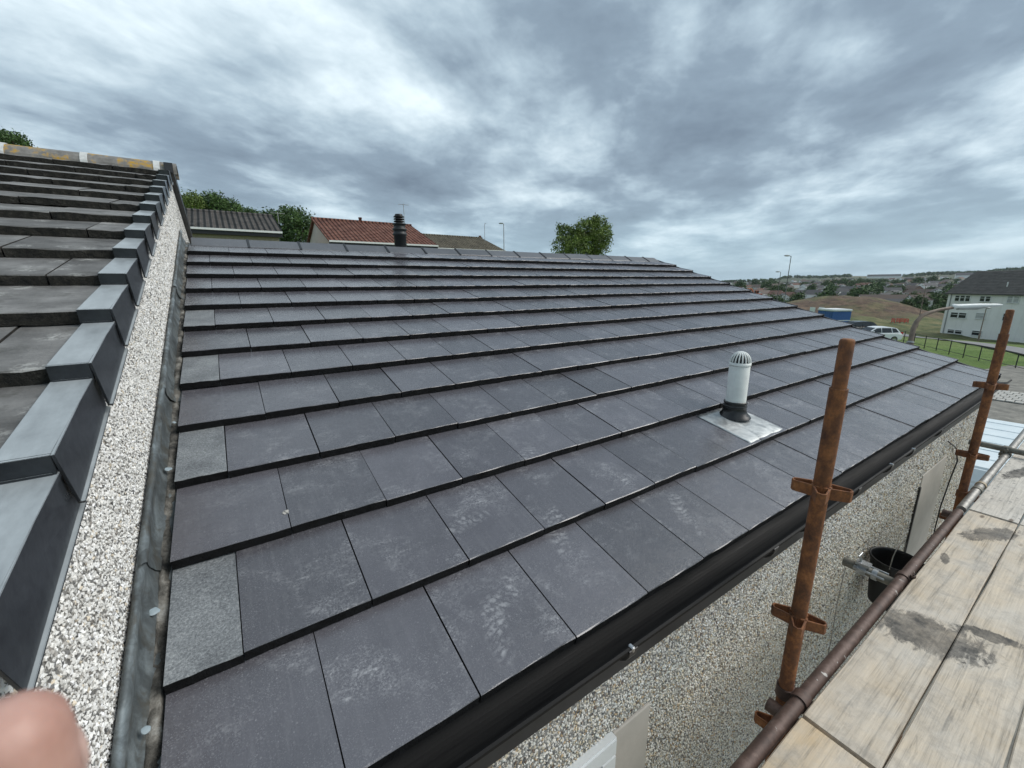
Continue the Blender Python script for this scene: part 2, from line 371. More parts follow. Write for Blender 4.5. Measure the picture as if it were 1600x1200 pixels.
# ------------------------------------------------------------------ front wall, pebbledash
WY = .07
mm = Mat('render_mortar', .85); mm.col(mm.ramp(mm.noise(mm.pos(), 60, 4), [(.3, (.16, .155, .145)), (.7, (.36, .35, .33))])); mm.bump(mm.noise(mm.pos(), 180, 3), .002, .8)
wl = MB(); wl.box((.0, WY, GZ-.3), (W-.06, yb-WY, -.08)); wall = wl.build('wall', mm.m, house)
def chips(name, spots, nrm, sizes, palette, weights, mat_, parent):
    """thousands of small angular stones pressed into the render"""
    n = len(spots); base = np.array([(1,0,0),(-1,0,0),(0,1,0),(0,-1,0),(0,0,1),(0,0,-1)], float)
    fc = np.array([(0,2,4),(2,1,4),(1,3,4),(3,0,4),(2,0,5),(1,2,5),(3,1,5),(0,3,5)])
    v = np.repeat(base[None], n, 0)*(nrg.uniform(.55, 1.25, (n, 6, 1)))
    v += nrg.uniform(-.3, .3, (n, 6, 3))
    q = nrg.normal(size=(n, 4)); q /= np.linalg.norm(q, axis=1)[:, None]; a, b, c, d = q.T
    rot = np.stack([np.stack([1-2*(c*c+d*d), 2*(b*c-a*d), 2*(b*d+a*c)], -1), np.stack([2*(b*c+a*d), 1-2*(b*b+d*d), 2*(c*d-a*b)], -1), np.stack([2*(b*d-a*c), 2*(c*d+a*b), 1-2*(b*b+c*c)], -1)], 1)
    v = np.einsum('nij,nkj->nki', rot, v)*sizes[:, None, None]
    nv = np.array(nrm, float); v -= (v@nv)[..., None]*nv*.35
    v += spots[:, None, :]
    f = (fc[None]+6*np.arange(n)[:, None, None]).reshape(-1, 3)
    ci = nrg.choice(len(palette), n, p=np.array(weights)/sum(weights)); cc = np.array(palette)[ci]*nrg.uniform(.75, 1.15, (n, 1))
    cc = np.concatenate([np.clip(cc, 0, .9), np.ones((n, 1))], 1)
    me = big_mesh(name, v.reshape(-1, 3), f, mat_, col=np.repeat(cc, 6, 0))
    return tag(link(name, me, parent), kind='stuff')
cm = Mat('dash_stone', .6); ca_ = cm.n('ShaderNodeVertexColor', layer_name='tone'); cm.col(ca_.outputs[0])
def jgrid(u0, u1, v0, v1, s):
    uu, vv = np.meshgrid(np.arange(u0, u1, s), np.arange(v0, v1, s*.87)); uu = uu+nrg.uniform(-.45, .45, uu.shape)*s; vv = vv+nrg.uniform(-.45, .45, vv.shape)*s
    return uu.ravel(), vv.ravel()
PAL = [(.90, .86, .79), (.76, .72, .65), (.44, .40, .35), (.56, .41, .25), (.22, .16, .12), (.16, .16, .16), (.70, .61, .46)]
PANELS = [(1.165, 1.365, -.585, -4.2), (4.86, 5.62, -.61, -4.2)]
WIN = (.0, 1.162, -.575, -1.9)
sp = []; sz = []
for (u0, u1, s_) in ((.25, 2.6, .0095), (2.6, 4.6, .0125), (4.6, W-.07, .016)):
    uu, vv = jgrid(u0, u1, -2.9 if u0 < 1 else -2.2, -.1, s_)
    ok = np.ones(len(uu), bool)
    for (a, b, zt, zb) in PANELS: ok &= ~((uu > a-.005) & (uu < b+.005) & (vv < zt+.005))
    ok &= ~((uu > WIN[0]) & (uu < WIN[1]) & (vv < WIN[2]))
    uu, vv = uu[ok], vv[ok]; sp.append(np.stack([uu, np.full(len(uu), WY-.001), vv], 1)); sz.append(nrg.uniform(.42, .72, len(uu))*s_)
chips('pebbledash', np.concatenate(sp), (0, -1, 0), np.concatenate(sz), PAL, (7, 3., 1.3, 1.0, .5, .7, 2.2), cm.m, wall)
M_BAND = simple('smooth_render', (.50, .465, .42), .8, var=.1, scale=5, bump=.001)
M_UPVC = simple('white_upvc', (.74, .77, .78), .3, var=.04, scale=4)
for i, (a, b, zt, zb) in enumerate(PANELS):
    mb = MB(); mb.box((a, WY-.009, zb), (b, WY+.02, zt)); o = mb.build('render_band', M_BAND, house, .004)
    if i == 1: o['label'] = 'smooth grey render band beside the far opening'
st = MB(); st.box((PANELS[1][0]-.03, WY-.016, -4.2), (PANELS[1][0]-.002, WY+.02, PANELS[1][2]-.1)); st.build('black_edge_strip', M_BLACK, house)
mg = Mat('window_glass', .06); mg.col((.02, .025, .03)); M_GLASS = mg.m
x0, x1, zt, zb = WIN
wp = MB(); wp.box((x0+.05, WY-.004, zb), (x1-.05, WY+.01, zt-.06)); win = wp.build('window', M_GLASS, house)
for (a, b, c_, d_) in ((x0, x1, zt-.075, zt), (x1-.075, x1, zb, zt-.0755), (x0, x0+.075, zb, zt-.0755), (.55, .62, zb, zt-.0755)):
    fb = MB(); fb.box((a, WY-.03, c_), (b, WY+.012, d_)); fb.build('window_frame', M_UPVC, win, .006, 2)
ct = MB(); pts = [at_y(1482, 690, WY-.02), at_y(1494, 700, WY-.02), at_y(1496, 720, WY-.02), at_y(1486, 745, WY-.02), at_y(1470, 790, WY-.02), at_y(1455, 850, WY-.02)]
ct.tube(pts, .006, 6); ct.build('cable', M_BLACK, house)
cnr = MB(); cnr.box((W-.075, WY-.016, GZ), (W-.052, WY+.03, -.30)); cnr.build('corner_bead', M_UPVC, house)
# ------------------------------------------------------------------ vent pipe on the slope
M_GREYP = simple('grey_vent_plastic', (.66, .68, .66), .5, var=.08, scale=14)
vx, vt = 2.685, .585
vbase = rp(vx, vt, .0)
vent = MB(); vz = vbase.z
vent.lathe([(.056, -.03), (.056, .335), (.053, .338), (.05, .338)], (vbase.x, vbase.y, vz), 32); vent = vent.build('vent_pipe', M_GREYP, house)
cw = MB(); top = Vector((vbase.x, vbase.y, vz+.338))
cw.lathe([(.059, -.012), (.059, .004), (.046, .004)], top, 32)
for k in range(18):
    a = 2*math.pi*k/18
    cw.tube([top+Vector((.054*math.cos(e)*math.cos(a), .054*math.cos(e)*math.sin(a), .004+.062*math.sin(e))) for e in [R(x) for x in range(0, 91, 11)]], .0042, 6)
cw.lathe([(.014, .062), (.012, .068), (.0, .069)], top, 16); cw.build('vent_cowl', simple('pale_plastic', (.66, .68, .66), .45, var=.1), vent)
ik = MB(); ik.lathe([(.048, -.05), (.046, .0), (.034, .035), (.0, .045)], top, 16); ik.build('vent_core', M_BLACK, vent)
co = MB(); co.lathe([(0.0925, .022), (0.0855, .034), (0.0695, .05), (0.0635, .07), (0.0630, .085), (0.0655, .088), (0.0655, .094), (0.0620, .097), (0.0620, .106), (0.0645, .109), (0.0635, .118), (0.0575, .120)], (vbase.x, vbase.y, vz-.012), 32)
co.build('rubber_collar', simple('black_rubber', (.012, .012, .013), .33, var=.3), vent)
ml = Mat('bright_lead', .42, .55); P = ml.pos(); nz = ml.noise(P, 12, 5, .65, .6); ml.col(ml.ramp(nz, [(.3, (.26, .275, .28)), (.55, (.48, .5, .5)), (.75, (.66, .68, .68))])); ml.rough(ml.ramp(nz, [(.3, .35), (.7, .6)])); ml.bump(ml.noise(P, 25, 4), .003, .5)
fl = MB(); nx, ny = 14, 14; A = [[None]*(nx+1) for _ in range(ny+1)]
for j in range(ny+1):
    for i in range(nx+1):
        s_ = 2.445+.375*i/nx; t_ = .348+.335*j/ny; hgt = TH+.004-(t_-G)*math.tan(TILT)+.0022*mnoise.noise(Vector((s_*14, t_*14, 1.)))
        if j == 0: hgt -= .007
        A[j][i] = rp(s_, t_, hgt)
vs_ = [p for r_ in A for p in r_]
fl.add(vs_, [(j*(nx+1)+i, j*(nx+1)+i+1, (j+1)*(nx+1)+i+1, (j+1)*(nx+1)+i) for j in range(ny) for i in range(nx)], 0, True)
fl = fl.build('lead_flashing', ml.m, vent); sm = fl.modifiers.new('thick', 'SOLIDIFY'); sm.thickness = .003
# flue on the back slope behind the ridge
fp = at_y(626, 383, RY+.28); flue = MB()
flue.lathe([(.075, -.3), (.075, .13), (.085, .135), (.085, .16), (.075, .165), (.075, .19), (.088, .195), (.088, .215), (.07, .22), (.07, .26), (.085, .262), (.085, .275), (.055, .28)], (fp.x, fp.y, fp.z-.02), 24)
flue = flue.build('flue', simple('flue_black', (.02, .022, .024), .5), house)
fc = MB(); z0 = fp.z+.27
for dz in (0, .028, .056): fc.lathe([(.045, z0+dz), (.066, z0+dz+.004), (.062, z0+dz+.016), (.045, z0+dz+.02)], (fp.x, fp.y, 0), 20)
fc.lathe([(.05, z0+.08), (.045, z0+.095), (0, z0+.1)], (fp.x, fp.y, 0), 20); fc.build('flue_cowl', M_BLACK, flue)
# clod of mortar lying on a tile joint
p = at_z(447, 803, 0); d = ray(447, 803); nrm_ = Vector((0, -SA, CA)); p = CAM + d*((TH*.55-nrm_.dot(CAM))/nrm_.dot(d))
lm = bmesh.new(); bmesh.ops.create_icosphere(lm, subdivisions=3, radius=.011)
for v in lm.verts: v.co *= 1+.45*mnoise.noise(v.co*160); v.co.z *= .75
me = bpy.data.meshes.new('mortar_lump'); lm.to_mesh(me); lm.free(); me.materials.append(simple('mortar', (.35, .34, .32), .9, var=.3, scale=90))
tag(link('mortar_lump', me, None, p+nrm_*.006), 'small grey lump of mortar lying on a roof tile joint', 'mortar lump')

# ================================================================== neighbour: higher roof, gable wall, verge caps
nb = empty('house', (-.06, 0, 0)); tag(nb, 'neighbouring house with higher old mossy tiled roof and pebbledashed gable strip', 'house')
NH = .63; NG = .334; NT = .034; NW = .332
XW = -.06
OFF = Vector((.06, 0, 0))                                  # children are given in world terms, shifted to the empty
def nlink(o): o.location = Vector(o.location)+OFF; return o
NR = 4.72; NRY = NR*CA; NRZ = NR*SA+NH
gwm = Mat('gable_mortar', .85); gwm.col(gwm.ramp(gwm.noise(gwm.pos(), 90, 4), [(.3, (.12, .115, .105)), (.7, (.34, .33, .31))]))
gb = MB(); gb.prism([(XW, -.04, GZ-.3), (XW, -.04, NH-.16), (XW, NRY, NRZ-.17), (XW, 2*NRY-.1, NH-.12), (XW, 2*NRY-.1, GZ-.3)], (-6.5, 0, 0)); nwall = nlink(gb.build('wall', gwm.m, nb))
uu, vv = jgrid(-.04, 1.7, -.10, .56, .0078); u2, v2 = jgrid(1.7, 4.6, -.10, .56, .0105)
U = np.concatenate([uu, u2]); V = np.concatenate([vv, v2]); S = np.concatenate([np.full(len(uu), .0078), np.full(len(u2), .0105)])*nrg.uniform(.42, .74, len(U))
gc = chips('pebbledash', np.stack([np.full(len(U), XW+.001), U, V+U*TA], 1), (1, 0, 0), S, [(.88, .87, .84), (.72, .71, .68), (.5, .48, .45), (.68, .6, .48), (.24, .22, .2), (.15, .15, .15)], (8, 3.5, 1.2, .5, .5, .7), cm.m, nwall); 
u3, v3 = jgrid(4.6, 2*NRY-.2, -.5, 1.0, .014)
zz3 = np.minimum(u3*TA, (2*NRY-u3)*TA)+np.clip(v3, -.5, .45); 
chips('pebbledash', np.stack([np.full(len(u3), XW+.001), u3, zz3], 1), (1, 0, 0), np.full(len(u3), .008), [(.7, .69, .66), (.5, .49, .47), (.2, .2, .2)], (5, 3, 1), cm.m, nwall)
om = Mat('old_concrete_tile', .85); P = om.pos(); rd = om.rand()
base = om.ramp(om.noise(P, 7, 6, .65), [(.3, (.075, .074, .072)), (.5, (.15, .148, .144)), (.72, (.25, .247, .24))])
tn = om.ma('MULTIPLY_ADD', rd, .5, .75); base = om.mix(1., base, om.comb(tn, tn, tn), 'MULTIPLY')
lich = om.ma('MULTIPLY', om.ramp(om.vor(om.map(P, (9, 9, 9)), 1.), [(.12, 1.), (.36, 0.)]), om.ramp(om.noise(P, 55, 4, .75), [(.46, 0.), (.58, 1.)]))
moss = om.ramp(om.noise(P, 16, 5, .7), [(.56, 0.), (.68, 1.)])
c = om.mix(om.ma('MULTIPLY', lich, .75), base, (.42, .42, .40)); c = om.mix(om.ma('MULTIPLY', moss, .55), c, (.045, .045, .035))
om.col(c).bump(om.ma('ADD', om.noise(P, 120, 4, .7), om.noise(P, 30, 3)), .003, .7)
mo = Mat('mossy_nose', .95); mo.col(mo.ramp(mo.noise(mo.pos(), 35, 5, .7), [(.35, (.008, .008, .007)), (.6, (.035, .032, .026)), (.78, (.10, .095, .085))])); mo.bump(mo.noise(mo.pos(), 70, 5, .7), .012, .9)
nroof = MB(); nroof.prism([(-.07, .03, NH-.10), (-.07, NRY, NRZ-.10), (-.07, 2*NRY-.03, NH-.10), (-.07, 2*NRY-.03, NH-.16), (-.07, NRY, NRZ-.17), (-.07, .03, NH-.16)], (-6.4, 0, 0)); nroof = nlink(nroof.build('roof', felt, nb))
ot = [tile_mesh('tile', NW-.005, NT, .42, om.m, mo.m, 50+i, .0032) for i in range(6)]
ohalf = [tile_mesh('tile', NW/2-.005, NT, .42, om.m, mo.m, 60+i, .0032) for i in range(3)]
NTILT = math.atan((NT+.002)/NG); T0 = -.047
def npos(s, t, h=0.): v = rp(s, t, h); v.z += NH/1.0-.03; return v
nk = int((NR-T0)/NG)+1
for k in range(nk):
    t0 = T0+k*NG-.035
    if t0 > NR-.36: break
    x = -.055
    j = 0
    while x > -2.6:
        wd = NW/2 if (j == 0 and k % 2 == 0) else NW
        me = rnd.choice(ohalf if wd < .3 else ot)
        o = link('tile', me, nroof); o.location = npos(x-wd+.002, t0+rnd.uniform(-.005, .005), rnd.uniform(0, .003))
        o.rotation_euler = (ROOF_A-NTILT+rnd.uniform(-.006, .006), rnd.uniform(-.005, .005), rnd.uniform(-.006, .006)); x -= wd; j += 1
rest = MB()
for k in range(nk):
    t0 = T0+k*NG-.035
    if t0 > NR-.40: break
    p = [npos(-6.4, t0), npos(-6.4, t0, NT), npos(-6.4, t0+.4, -.006), npos(-6.4, t0+.4, -.035)]
    rest.prism(p, (3.5, 0, 0)); q = [Vector((a.x, 2*NRY-a.y, a.z)) for a in p]; rest.prism(q, (6.35, 0, 0))
tag(rest.build('far_tiles', om.m, nroof), kind='stuff')
# verge caps
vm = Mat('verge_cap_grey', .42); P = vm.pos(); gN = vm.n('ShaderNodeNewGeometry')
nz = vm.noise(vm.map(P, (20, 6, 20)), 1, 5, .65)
dust_sheen = vm.ma('MULTIPLY', vm.ramp(vm.sepx(gN.outputs['Normal'])[2], [(.6, 0.), (.85, 1.)]), vm.ramp(nz, [(.3, .55), (.7, 1.)]))  # dust and sky reflection painted together as pale upward faces
vm.col(vm.mix(vm.ma('MULTIPLY', dust_sheen, .72), vm.ramp(vm.noise(P, 40, 4, .7), [(.35, (.018, .021, .026)), (.7, (.032, .037, .043))]), (.50, .545, .565)))
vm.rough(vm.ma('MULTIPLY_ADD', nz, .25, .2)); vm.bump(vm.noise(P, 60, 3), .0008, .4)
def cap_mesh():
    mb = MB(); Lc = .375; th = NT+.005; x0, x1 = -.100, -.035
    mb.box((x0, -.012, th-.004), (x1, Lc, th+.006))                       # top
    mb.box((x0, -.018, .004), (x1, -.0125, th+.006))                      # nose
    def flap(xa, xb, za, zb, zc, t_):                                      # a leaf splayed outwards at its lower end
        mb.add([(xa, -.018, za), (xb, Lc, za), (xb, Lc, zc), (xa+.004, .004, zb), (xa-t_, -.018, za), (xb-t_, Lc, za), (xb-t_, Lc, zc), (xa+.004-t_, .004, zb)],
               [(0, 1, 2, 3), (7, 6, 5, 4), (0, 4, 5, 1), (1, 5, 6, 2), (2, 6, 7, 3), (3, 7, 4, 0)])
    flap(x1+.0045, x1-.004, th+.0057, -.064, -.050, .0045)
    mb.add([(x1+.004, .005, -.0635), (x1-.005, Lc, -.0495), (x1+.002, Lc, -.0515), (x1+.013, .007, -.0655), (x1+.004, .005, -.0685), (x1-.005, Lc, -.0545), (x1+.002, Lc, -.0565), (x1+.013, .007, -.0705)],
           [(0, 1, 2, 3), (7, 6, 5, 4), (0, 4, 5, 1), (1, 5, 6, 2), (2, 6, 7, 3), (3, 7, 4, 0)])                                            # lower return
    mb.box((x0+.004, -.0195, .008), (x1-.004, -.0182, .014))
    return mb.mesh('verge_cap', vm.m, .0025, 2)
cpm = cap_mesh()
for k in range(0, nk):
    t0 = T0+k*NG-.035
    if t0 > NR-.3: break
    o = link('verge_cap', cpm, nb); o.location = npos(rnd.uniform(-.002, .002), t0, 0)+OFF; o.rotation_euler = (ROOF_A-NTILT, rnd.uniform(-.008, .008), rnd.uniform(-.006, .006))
# the far slope's verge: black boards with mortar
bv = MB()
for k in range(14):
    t0 = k*.345; 
    bv.box((-.05, 0, -.09), (.012, .36, .0), mat=Matrix.Translation(Vector((-.03, 2*NRY-t0*CA, NH-.03+t0*SA))) @ Matrix.Rotation(math.pi-ROOF_A, 4, 'X') @ Matrix.Scale(-1, 4, (0, 0, 1)))
nlink(bv.build('rear_verge', M_BLACK, nb))
# ridge
lm_ = Mat('lichened_ridge', .85); P = lm_.pos(); g0 = lm_.ramp(lm_.noise(P, 14, 5, .7), [(.3, (.12, .115, .105)), (.7, (.26, .25, .235))])
lc = lm_.ma('MULTIPLY', lm_.ramp(lm_.noise(P, 7, 4, .65), [(.53, 0.), (.60, 1.)]), lm_.ramp(lm_.noise(P, 45, 4, .7), [(.38, .1), (.55, 1.)]))
lm_.col(lm_.mix(lc, g0, (.42, .25, .035))).bump(lm_.noise(P, 60, 4), .004, .6)
M_MORT = simple('pale_mortar', (.55, .56, .55), .8, var=.15, scale=40, bump=.002)
def half_round(ln, r_=.125, th=.018):
    mb = MB(); n = 10; o_ = [(0, -r_*math.cos(math.pi*i/n), r_*math.sin(math.pi*i/n)*.9) for i in range(n+1)]; i_ = [(0, a*(1-th/r_), b*(1-th/r_)) for _, a, b in o_]
    mb.prism(o_+i_[::-1], (-ln, 0, 0)); return mb.mesh('ridge_tile', lm_.m)
hr = half_round(.43); hs = half_round(.12)
x = .005; seq = [.12, .43, .43, .43, .43, .43, .43]
for i, ln in enumerate(seq):
    nlink(link('ridge_tile', hs if ln < .2 else hr, nb, (x, NRY, NRZ-.085), (0, rnd.uniform(-.006, .006), 0)))
    mj = MB(); n = 10; o_ = [(0, -.132*math.cos(math.pi*q/n), .132*.9*math.sin(math.pi*q/n)) for q in range(n+1)]; mj.prism(o_, (-.045, 0, 0)); nlink(link('mortar_joint', mj.mesh('mortar_joint', M_MORT), nb, (x-ln+.004, NRY, NRZ-.085)))
    x -= ln+.036
# ------------------------------------------------------------------ lead along the abutment
ld = Mat('old_lead', .4, .35); P = ld.pos(); n1 = ld.noise(P, 9, 6, .65, .8); n2 = ld.noise(ld.map(P, (30, 8, 8)), 1., 5, .7, .6)
cc = ld.ramp(n1, [(.30, (.045, .05, .05)), (.48, (.11, .125, .13)), (.70, (.27, .31, .325))]); cc = ld.mix(ld.ma('MULTIPLY', ld.ramp(n2, [(.5, 0.), (.62, 1.)]), .6), cc, (.085, .075, .055))
ld.col(cc); ld.rough(ld.ramp(n1, [(.3, .6), (.7, .38)])); ld.bump(ld.noise(P, 30, 5, .6), .004, .6)
lf = MB(); prof = [(XW+.006, .092), (XW+.012, .104), (XW+.021, .102), (XW+.026, .090), (XW+.022, .070), (XW+.021, .045), (XW+.028, .014), (XW+.042, -.010), (XW+.058, -.012), (XW+.075, -.02)]
NJ = 260; NPp = len(prof); tt = [-.05+4.68*(j/NJ)**1.5 for j in range(NJ+1)]
vs_ = []
for j in range(NJ+1):
    for i, (x, h) in enumerate(prof):
        a = mnoise.noise(Vector((i*.6, tt[j]*5, 2.))); b_ = mnoise.noise(Vector((i*.9, tt[j]*14, 7.)))
        k_ = 1 if 0 < i < NPp-1 else .25
        vs_.append(rp(x+(.005*a+.003*b_)*k_, tt[j], h+(.010*a+.005*b_)*k_))
lf.add(vs_, [(j*NPp+i, j*NPp+i+1, (j+1)*NPp+i+1, (j+1)*NPp+i) for j in range(NJ) for i in range(NPp-1)], 0, True)
lf = nlink(lf.build('lead_flashing', ld.m, nb)); sm = lf.modifiers.new('thick', 'SOLIDIFY'); sm.thickness = .003
# laps between lead lengths
for t_ in (.62, 1.55, 2.9):
    lp = MB(); q = [rp(x+.004, t_+.012*i, h+.005) for i, (x, h) in enumerate(prof[:-1])]; q2 = [rp(x+.004, t_+.05+.012*i, h+.003) for i, (x, h) in enumerate(prof[:-1])]
    n = len(q); lp.add(q+q2, [(i, i+1, n+i+1, n+i) for i in range(n-1)], 0, True); lp.build('lead_lap', ld.m, lf)
cem = Mat('cement_fillet', .9); P = cem.pos(); cem.col(cem.ramp(cem.noise(P, 14, 6, .7), [(.36, (.018, .018, .017)), (.48, (.085, .08, .07)), (.58, (.19, .18, .16)), (.72, (.36, .36, .34))])); cem.bump(cem.noise(P, 45, 5, .7), .01, .8)
cf = MB(); NJ = 240; pr = [(-.030, .006), (-.022, .014), (-.012, .010), (-.002, .002), (.001, -.03)]; vs_ = []; tt = [-.05+4.66*(j/NJ)**1.4 for j in range(NJ+1)]
for j in range(NJ+1):
    for i, (x, h) in enumerate(pr):
        a = mnoise.noise(Vector((i*1.3, tt[j]*7, 12.))); b_ = mnoise.noise(Vector((i*1.9, tt[j]*26, 17.)))
        c2_ = mnoise.noise(Vector((i*2.9, tt[j]*60, 27.)))
        vs_.append(rp(x+(.010*a+.006*b_+.002*c2_ if i < 3 else 0), tt[j], h+.014*a+.010*b_+.004*c2_-.010))
n = len(pr); cf.add(vs_, [(j*n+i, j*n+i+1, (j+1)*n+i+1, (j+1)*n+i) for j in range(NJ) for i in range(n-1)], 0, True); nlink(cf.build('cement_fillet', cem.m, nb))
M_DAB = simple('pale_blue_sealant', (.27, .33, .36), .55, var=.15, scale=60)
for (px, py, r_) in ((263, 733, .009), (240, 955, .011), (228, 1140, .008), (272, 660, .007)):
    d = ray(px, py); pp = CAM+d*((.022-nrm_.dot(CAM))/nrm_.dot(d))
    bmm = bmesh.new(); bmesh.ops.create_icosphere(bmm, subdivisions=3, radius=r_)
    for v in bmm.verts: v.co *= 1+.4*mnoise.noise(v.co*110+pp*9); v.co.z *= .22
    me = bpy.data.meshes.new('sealant_dab'); bmm.to_mesh(me); bmm.free(); me.materials.append(M_DAB)
    nlink(link('sealant_dab', me, nb, pp, (ROOF_A, .35, 0)))

# ================================================================== scaffold
rm_ = Mat('rusty_steel', .75, .15); P = rm_.pos(); n1 = rm_.noise(rm_.map(P, (24, 24, 17)), 1., 8, .78, .2); n2 = rm_.noise(P, 90, 4, .7)
c = rm_.ramp(n1, [(.30, (.055, .027, .017)), (.46, (.16, .064, .028)), (.60, (.30, .12, .042)), (.76, (.40, .21, .11))])
rm_.col(rm_.mix(rm_.ma('MULTIPLY', rm_.ramp(n2, [(.45, 0.), (.7, 1.)]), .4), c, (.055, .03, .02))); rm_.bump(n2, .0012, .7); M_RUST = rm_.m
bt = Mat('brown_tube', .6, .2); P = bt.pos(); n1 = bt.noise(P, 18, 6, .7); c = bt.ramp(n1, [(.3, (.050, .032, .027)), (.55, (.105, .066, .053)), (.75, (.19, .135, .115))])
bt.col(bt.mix(bt.ramp(bt.noise(P, 23, 3, .6), [(.66, 0.), (.70, .8)]), c, (.5, .48, .45))); bt.bump(bt.noise(P, 70, 4), .001, .5); M_BROWN = bt.m
M_GALV = simple('galvanised_tube', (.30, .29, .27), .45, .6, .35, 25, .0006)
M_COUP = simple('coupler_steel', (.42, .44, .45), .35, .8, .35, 30)
M_DULL = simple('dull_tube', (.17, .165, .14), .6, .3, .3, 25, .0006)
TR = .02415
scaf = empty('scaffold', (1.76, -.225, GZ)); tag(scaf, 'rusty steel tube scaffold standing along the eaves of the house', 'scaffold')
SO = Vector(scaf.location)
def sb(mb, name, m, parent=None, bevel=0., bseg=1):
    mb.v = [tuple(Vector(v)-SO) for v in mb.v]; return mb.build(name, m, parent or scaf, bevel, bseg)
PY = -.225; DECK = -.478
def pressing(cx, cy, z, ang):
    """V-shaped pressed strap welded to a standard: a loop of flat bar standing off the tube"""
    mb = MB(); dv = Vector((math.cos(ang), math.sin(ang), 0)); nv = Vector((-dv.y, dv.x, 0)); c0 = Vector((cx, cy, 0))
    pl = [(TR*.3, -TR-.004), (TR+.020, -.020), (TR+.052, -.013), (TR+.058, 0), (TR+.052, .013), (TR+.020, .020), (TR*.3, TR+.004)]
    inn = [(a-.0045 if abs(b) < .019 else a, b*(1-.0045/max(abs(b), .006)) if abs(b) > .005 else 0) for a, b in pl]
    inn = [(a-.005, b*.74) for a, b in pl]
    poly = [c0+dv*a+nv*b+Vector((0, 0, z-.019)) for a, b in pl]+[c0+dv*a+nv*b+Vector((0, 0, z-.019)) for a, b in inn[::-1]]
    mb.prism(poly, (0, 0, .038)); return mb
for (sx, zt, zs, prs, off) in ((1.765, .806, .65, (.31, -.19, -.69, -1.19), .35), (4.415, .79, .63, (.285, -.215, -.715, -1.215), .2)):
    st = MB(); st.tube([(sx, PY, GZ), (sx, PY, zs)], TR, 24, caps=False)
    st.lathe([(TR, 0), (TR+.0008, .002), (TR-.003, .003)], (sx, PY, zs), 24); std = sb(st, 'standard', M_RUST)
    spg = MB(); spg.lathe([(.0195, -.05), (.0195, zt-zs-.008), (.017, zt-zs-.002), (.012, zt-zs), (.0, zt-zs)], (sx, PY, zs), 24); sb(spg, 'spigot', M_RUST, std)
    hole = MB(); hole.lathe([(.006, 0), (0, .001)], (0, 0, 0), 12, mat=Matrix.Translation((sx+.0125, PY-.0152, zt-.075)) @ Matrix.Rotation(R(90), 4, 'X') @ Matrix.Rotation(R(40), 4, 'Y')); sb(hole, 'pin_hole', M_BLACK, std)
    for z in prs:
        for q in range(4): sb(pressing(sx, PY, z, off+q*math.pi/2), 'strap_loop', M_RUST, std, .0012)
    bp = MB(); bp.box((sx-.075, PY-.075, GZ), (sx+.075, PY+.075, GZ+.008)); sb(bp, 'base_plate', M_RUST, std)
for sx in (1.765, 4.415):                                  # the outer row, beside and behind the viewer
    st = MB(); st.tube([(sx, -1.47, GZ), (sx, -1.47, .75)], TR, 16); sb(st, 'standard', M_RUST)
LY = PY-.052; LZ = DECK-.022
ld1 = MB(); ld1.tube([(-.9, LY, LZ), (4.02, LY, LZ)], TR, 20); led = sb(ld1, 'ledger', M_BROWN)
ld2 = MB(); ld2.tube([(4.05, LY-.004, LZ+.012), (7.1, LY-.004, LZ+.03)], TR, 20); led2 = sb(ld2, 'ledger', M_GALV); led2['label'] = 'grey galvanised ledger tube at the far end'
ld3 = MB(); ld3.tube([(-.9, -1.43, LZ), (7.0, -1.43, LZ)], TR, 16); sb(ld3, 'ledger', M_BROWN)
def ring(mb, c0, axis, r_, w_, seg=20):
    c0 = Vector(c0); a = Vector(axis).normalized(); mb.tube([c0-a*w_/2, c0+a*w_/2], r_, seg, caps=True); return mb
def coupler(c1, a1, c2, a2, mat_, parent=None):
    """double coupler: two saddles with flaps, bolts and nuts"""
    mb = MB(); ring(mb, c1, a1, TR+.006, .045); ring(mb, c2, a2, TR+.006, .045)
    c1 = Vector(c1); c2 = Vector(c2); mid_ = (c1+c2)/2; d = (c2-c1).normalized()
    mb.tube([c1, c2], .02, 10)
    for cc_, aa in ((c1, Vector(a1).normalized()), (c2, Vector(a2).normalized())):
        sd_ = aa.cross(d).normalized()
        mb.tube([cc_+sd_*(TR+.008)-d*.028, cc_+sd_*(TR+.008)+d*.034], .0062, 8); mb.tube([cc_+sd_*(TR+.008)+d*.022, cc_+sd_*(TR+.008)+d*.034], .0115, 6, smooth=False)
        mb.tube([cc_+sd_*(TR+.002), cc_+sd_*(TR+.019)], .015, 8)
    return sb(mb, 'coupler', mat_, parent)
for sx, m_ in ((1.765, M_BROWN), (4.41, M_RUST)): coupler((sx, PY, LZ-.01), (0, 0, 1), (sx-.004, LY, LZ), (1, 0, 0), m_)
# transoms: a stub through to the wall, and one beyond the second standard
tx = at_z(1390, 905, LZ-.03).x
t1 = MB(); t1.tube([(tx+.02, -1.6, LZ-.052), (tx+.02, -.03, LZ-.052)], TR, 20); tra = sb(t1, 'transom', M_DULL)
hol = MB(); hol.tube([(tx+.02, -.0325, LZ-.052), (tx+.02, -.029, LZ-.052)], TR-.005, 16); sb(hol, 'tube_mouth', M_BLACK, tra)
coupler((tx+.02, LY, LZ-.052), (0, 1, 0), (tx+.02, LY, LZ), (1, 0, 0), M_BROWN)
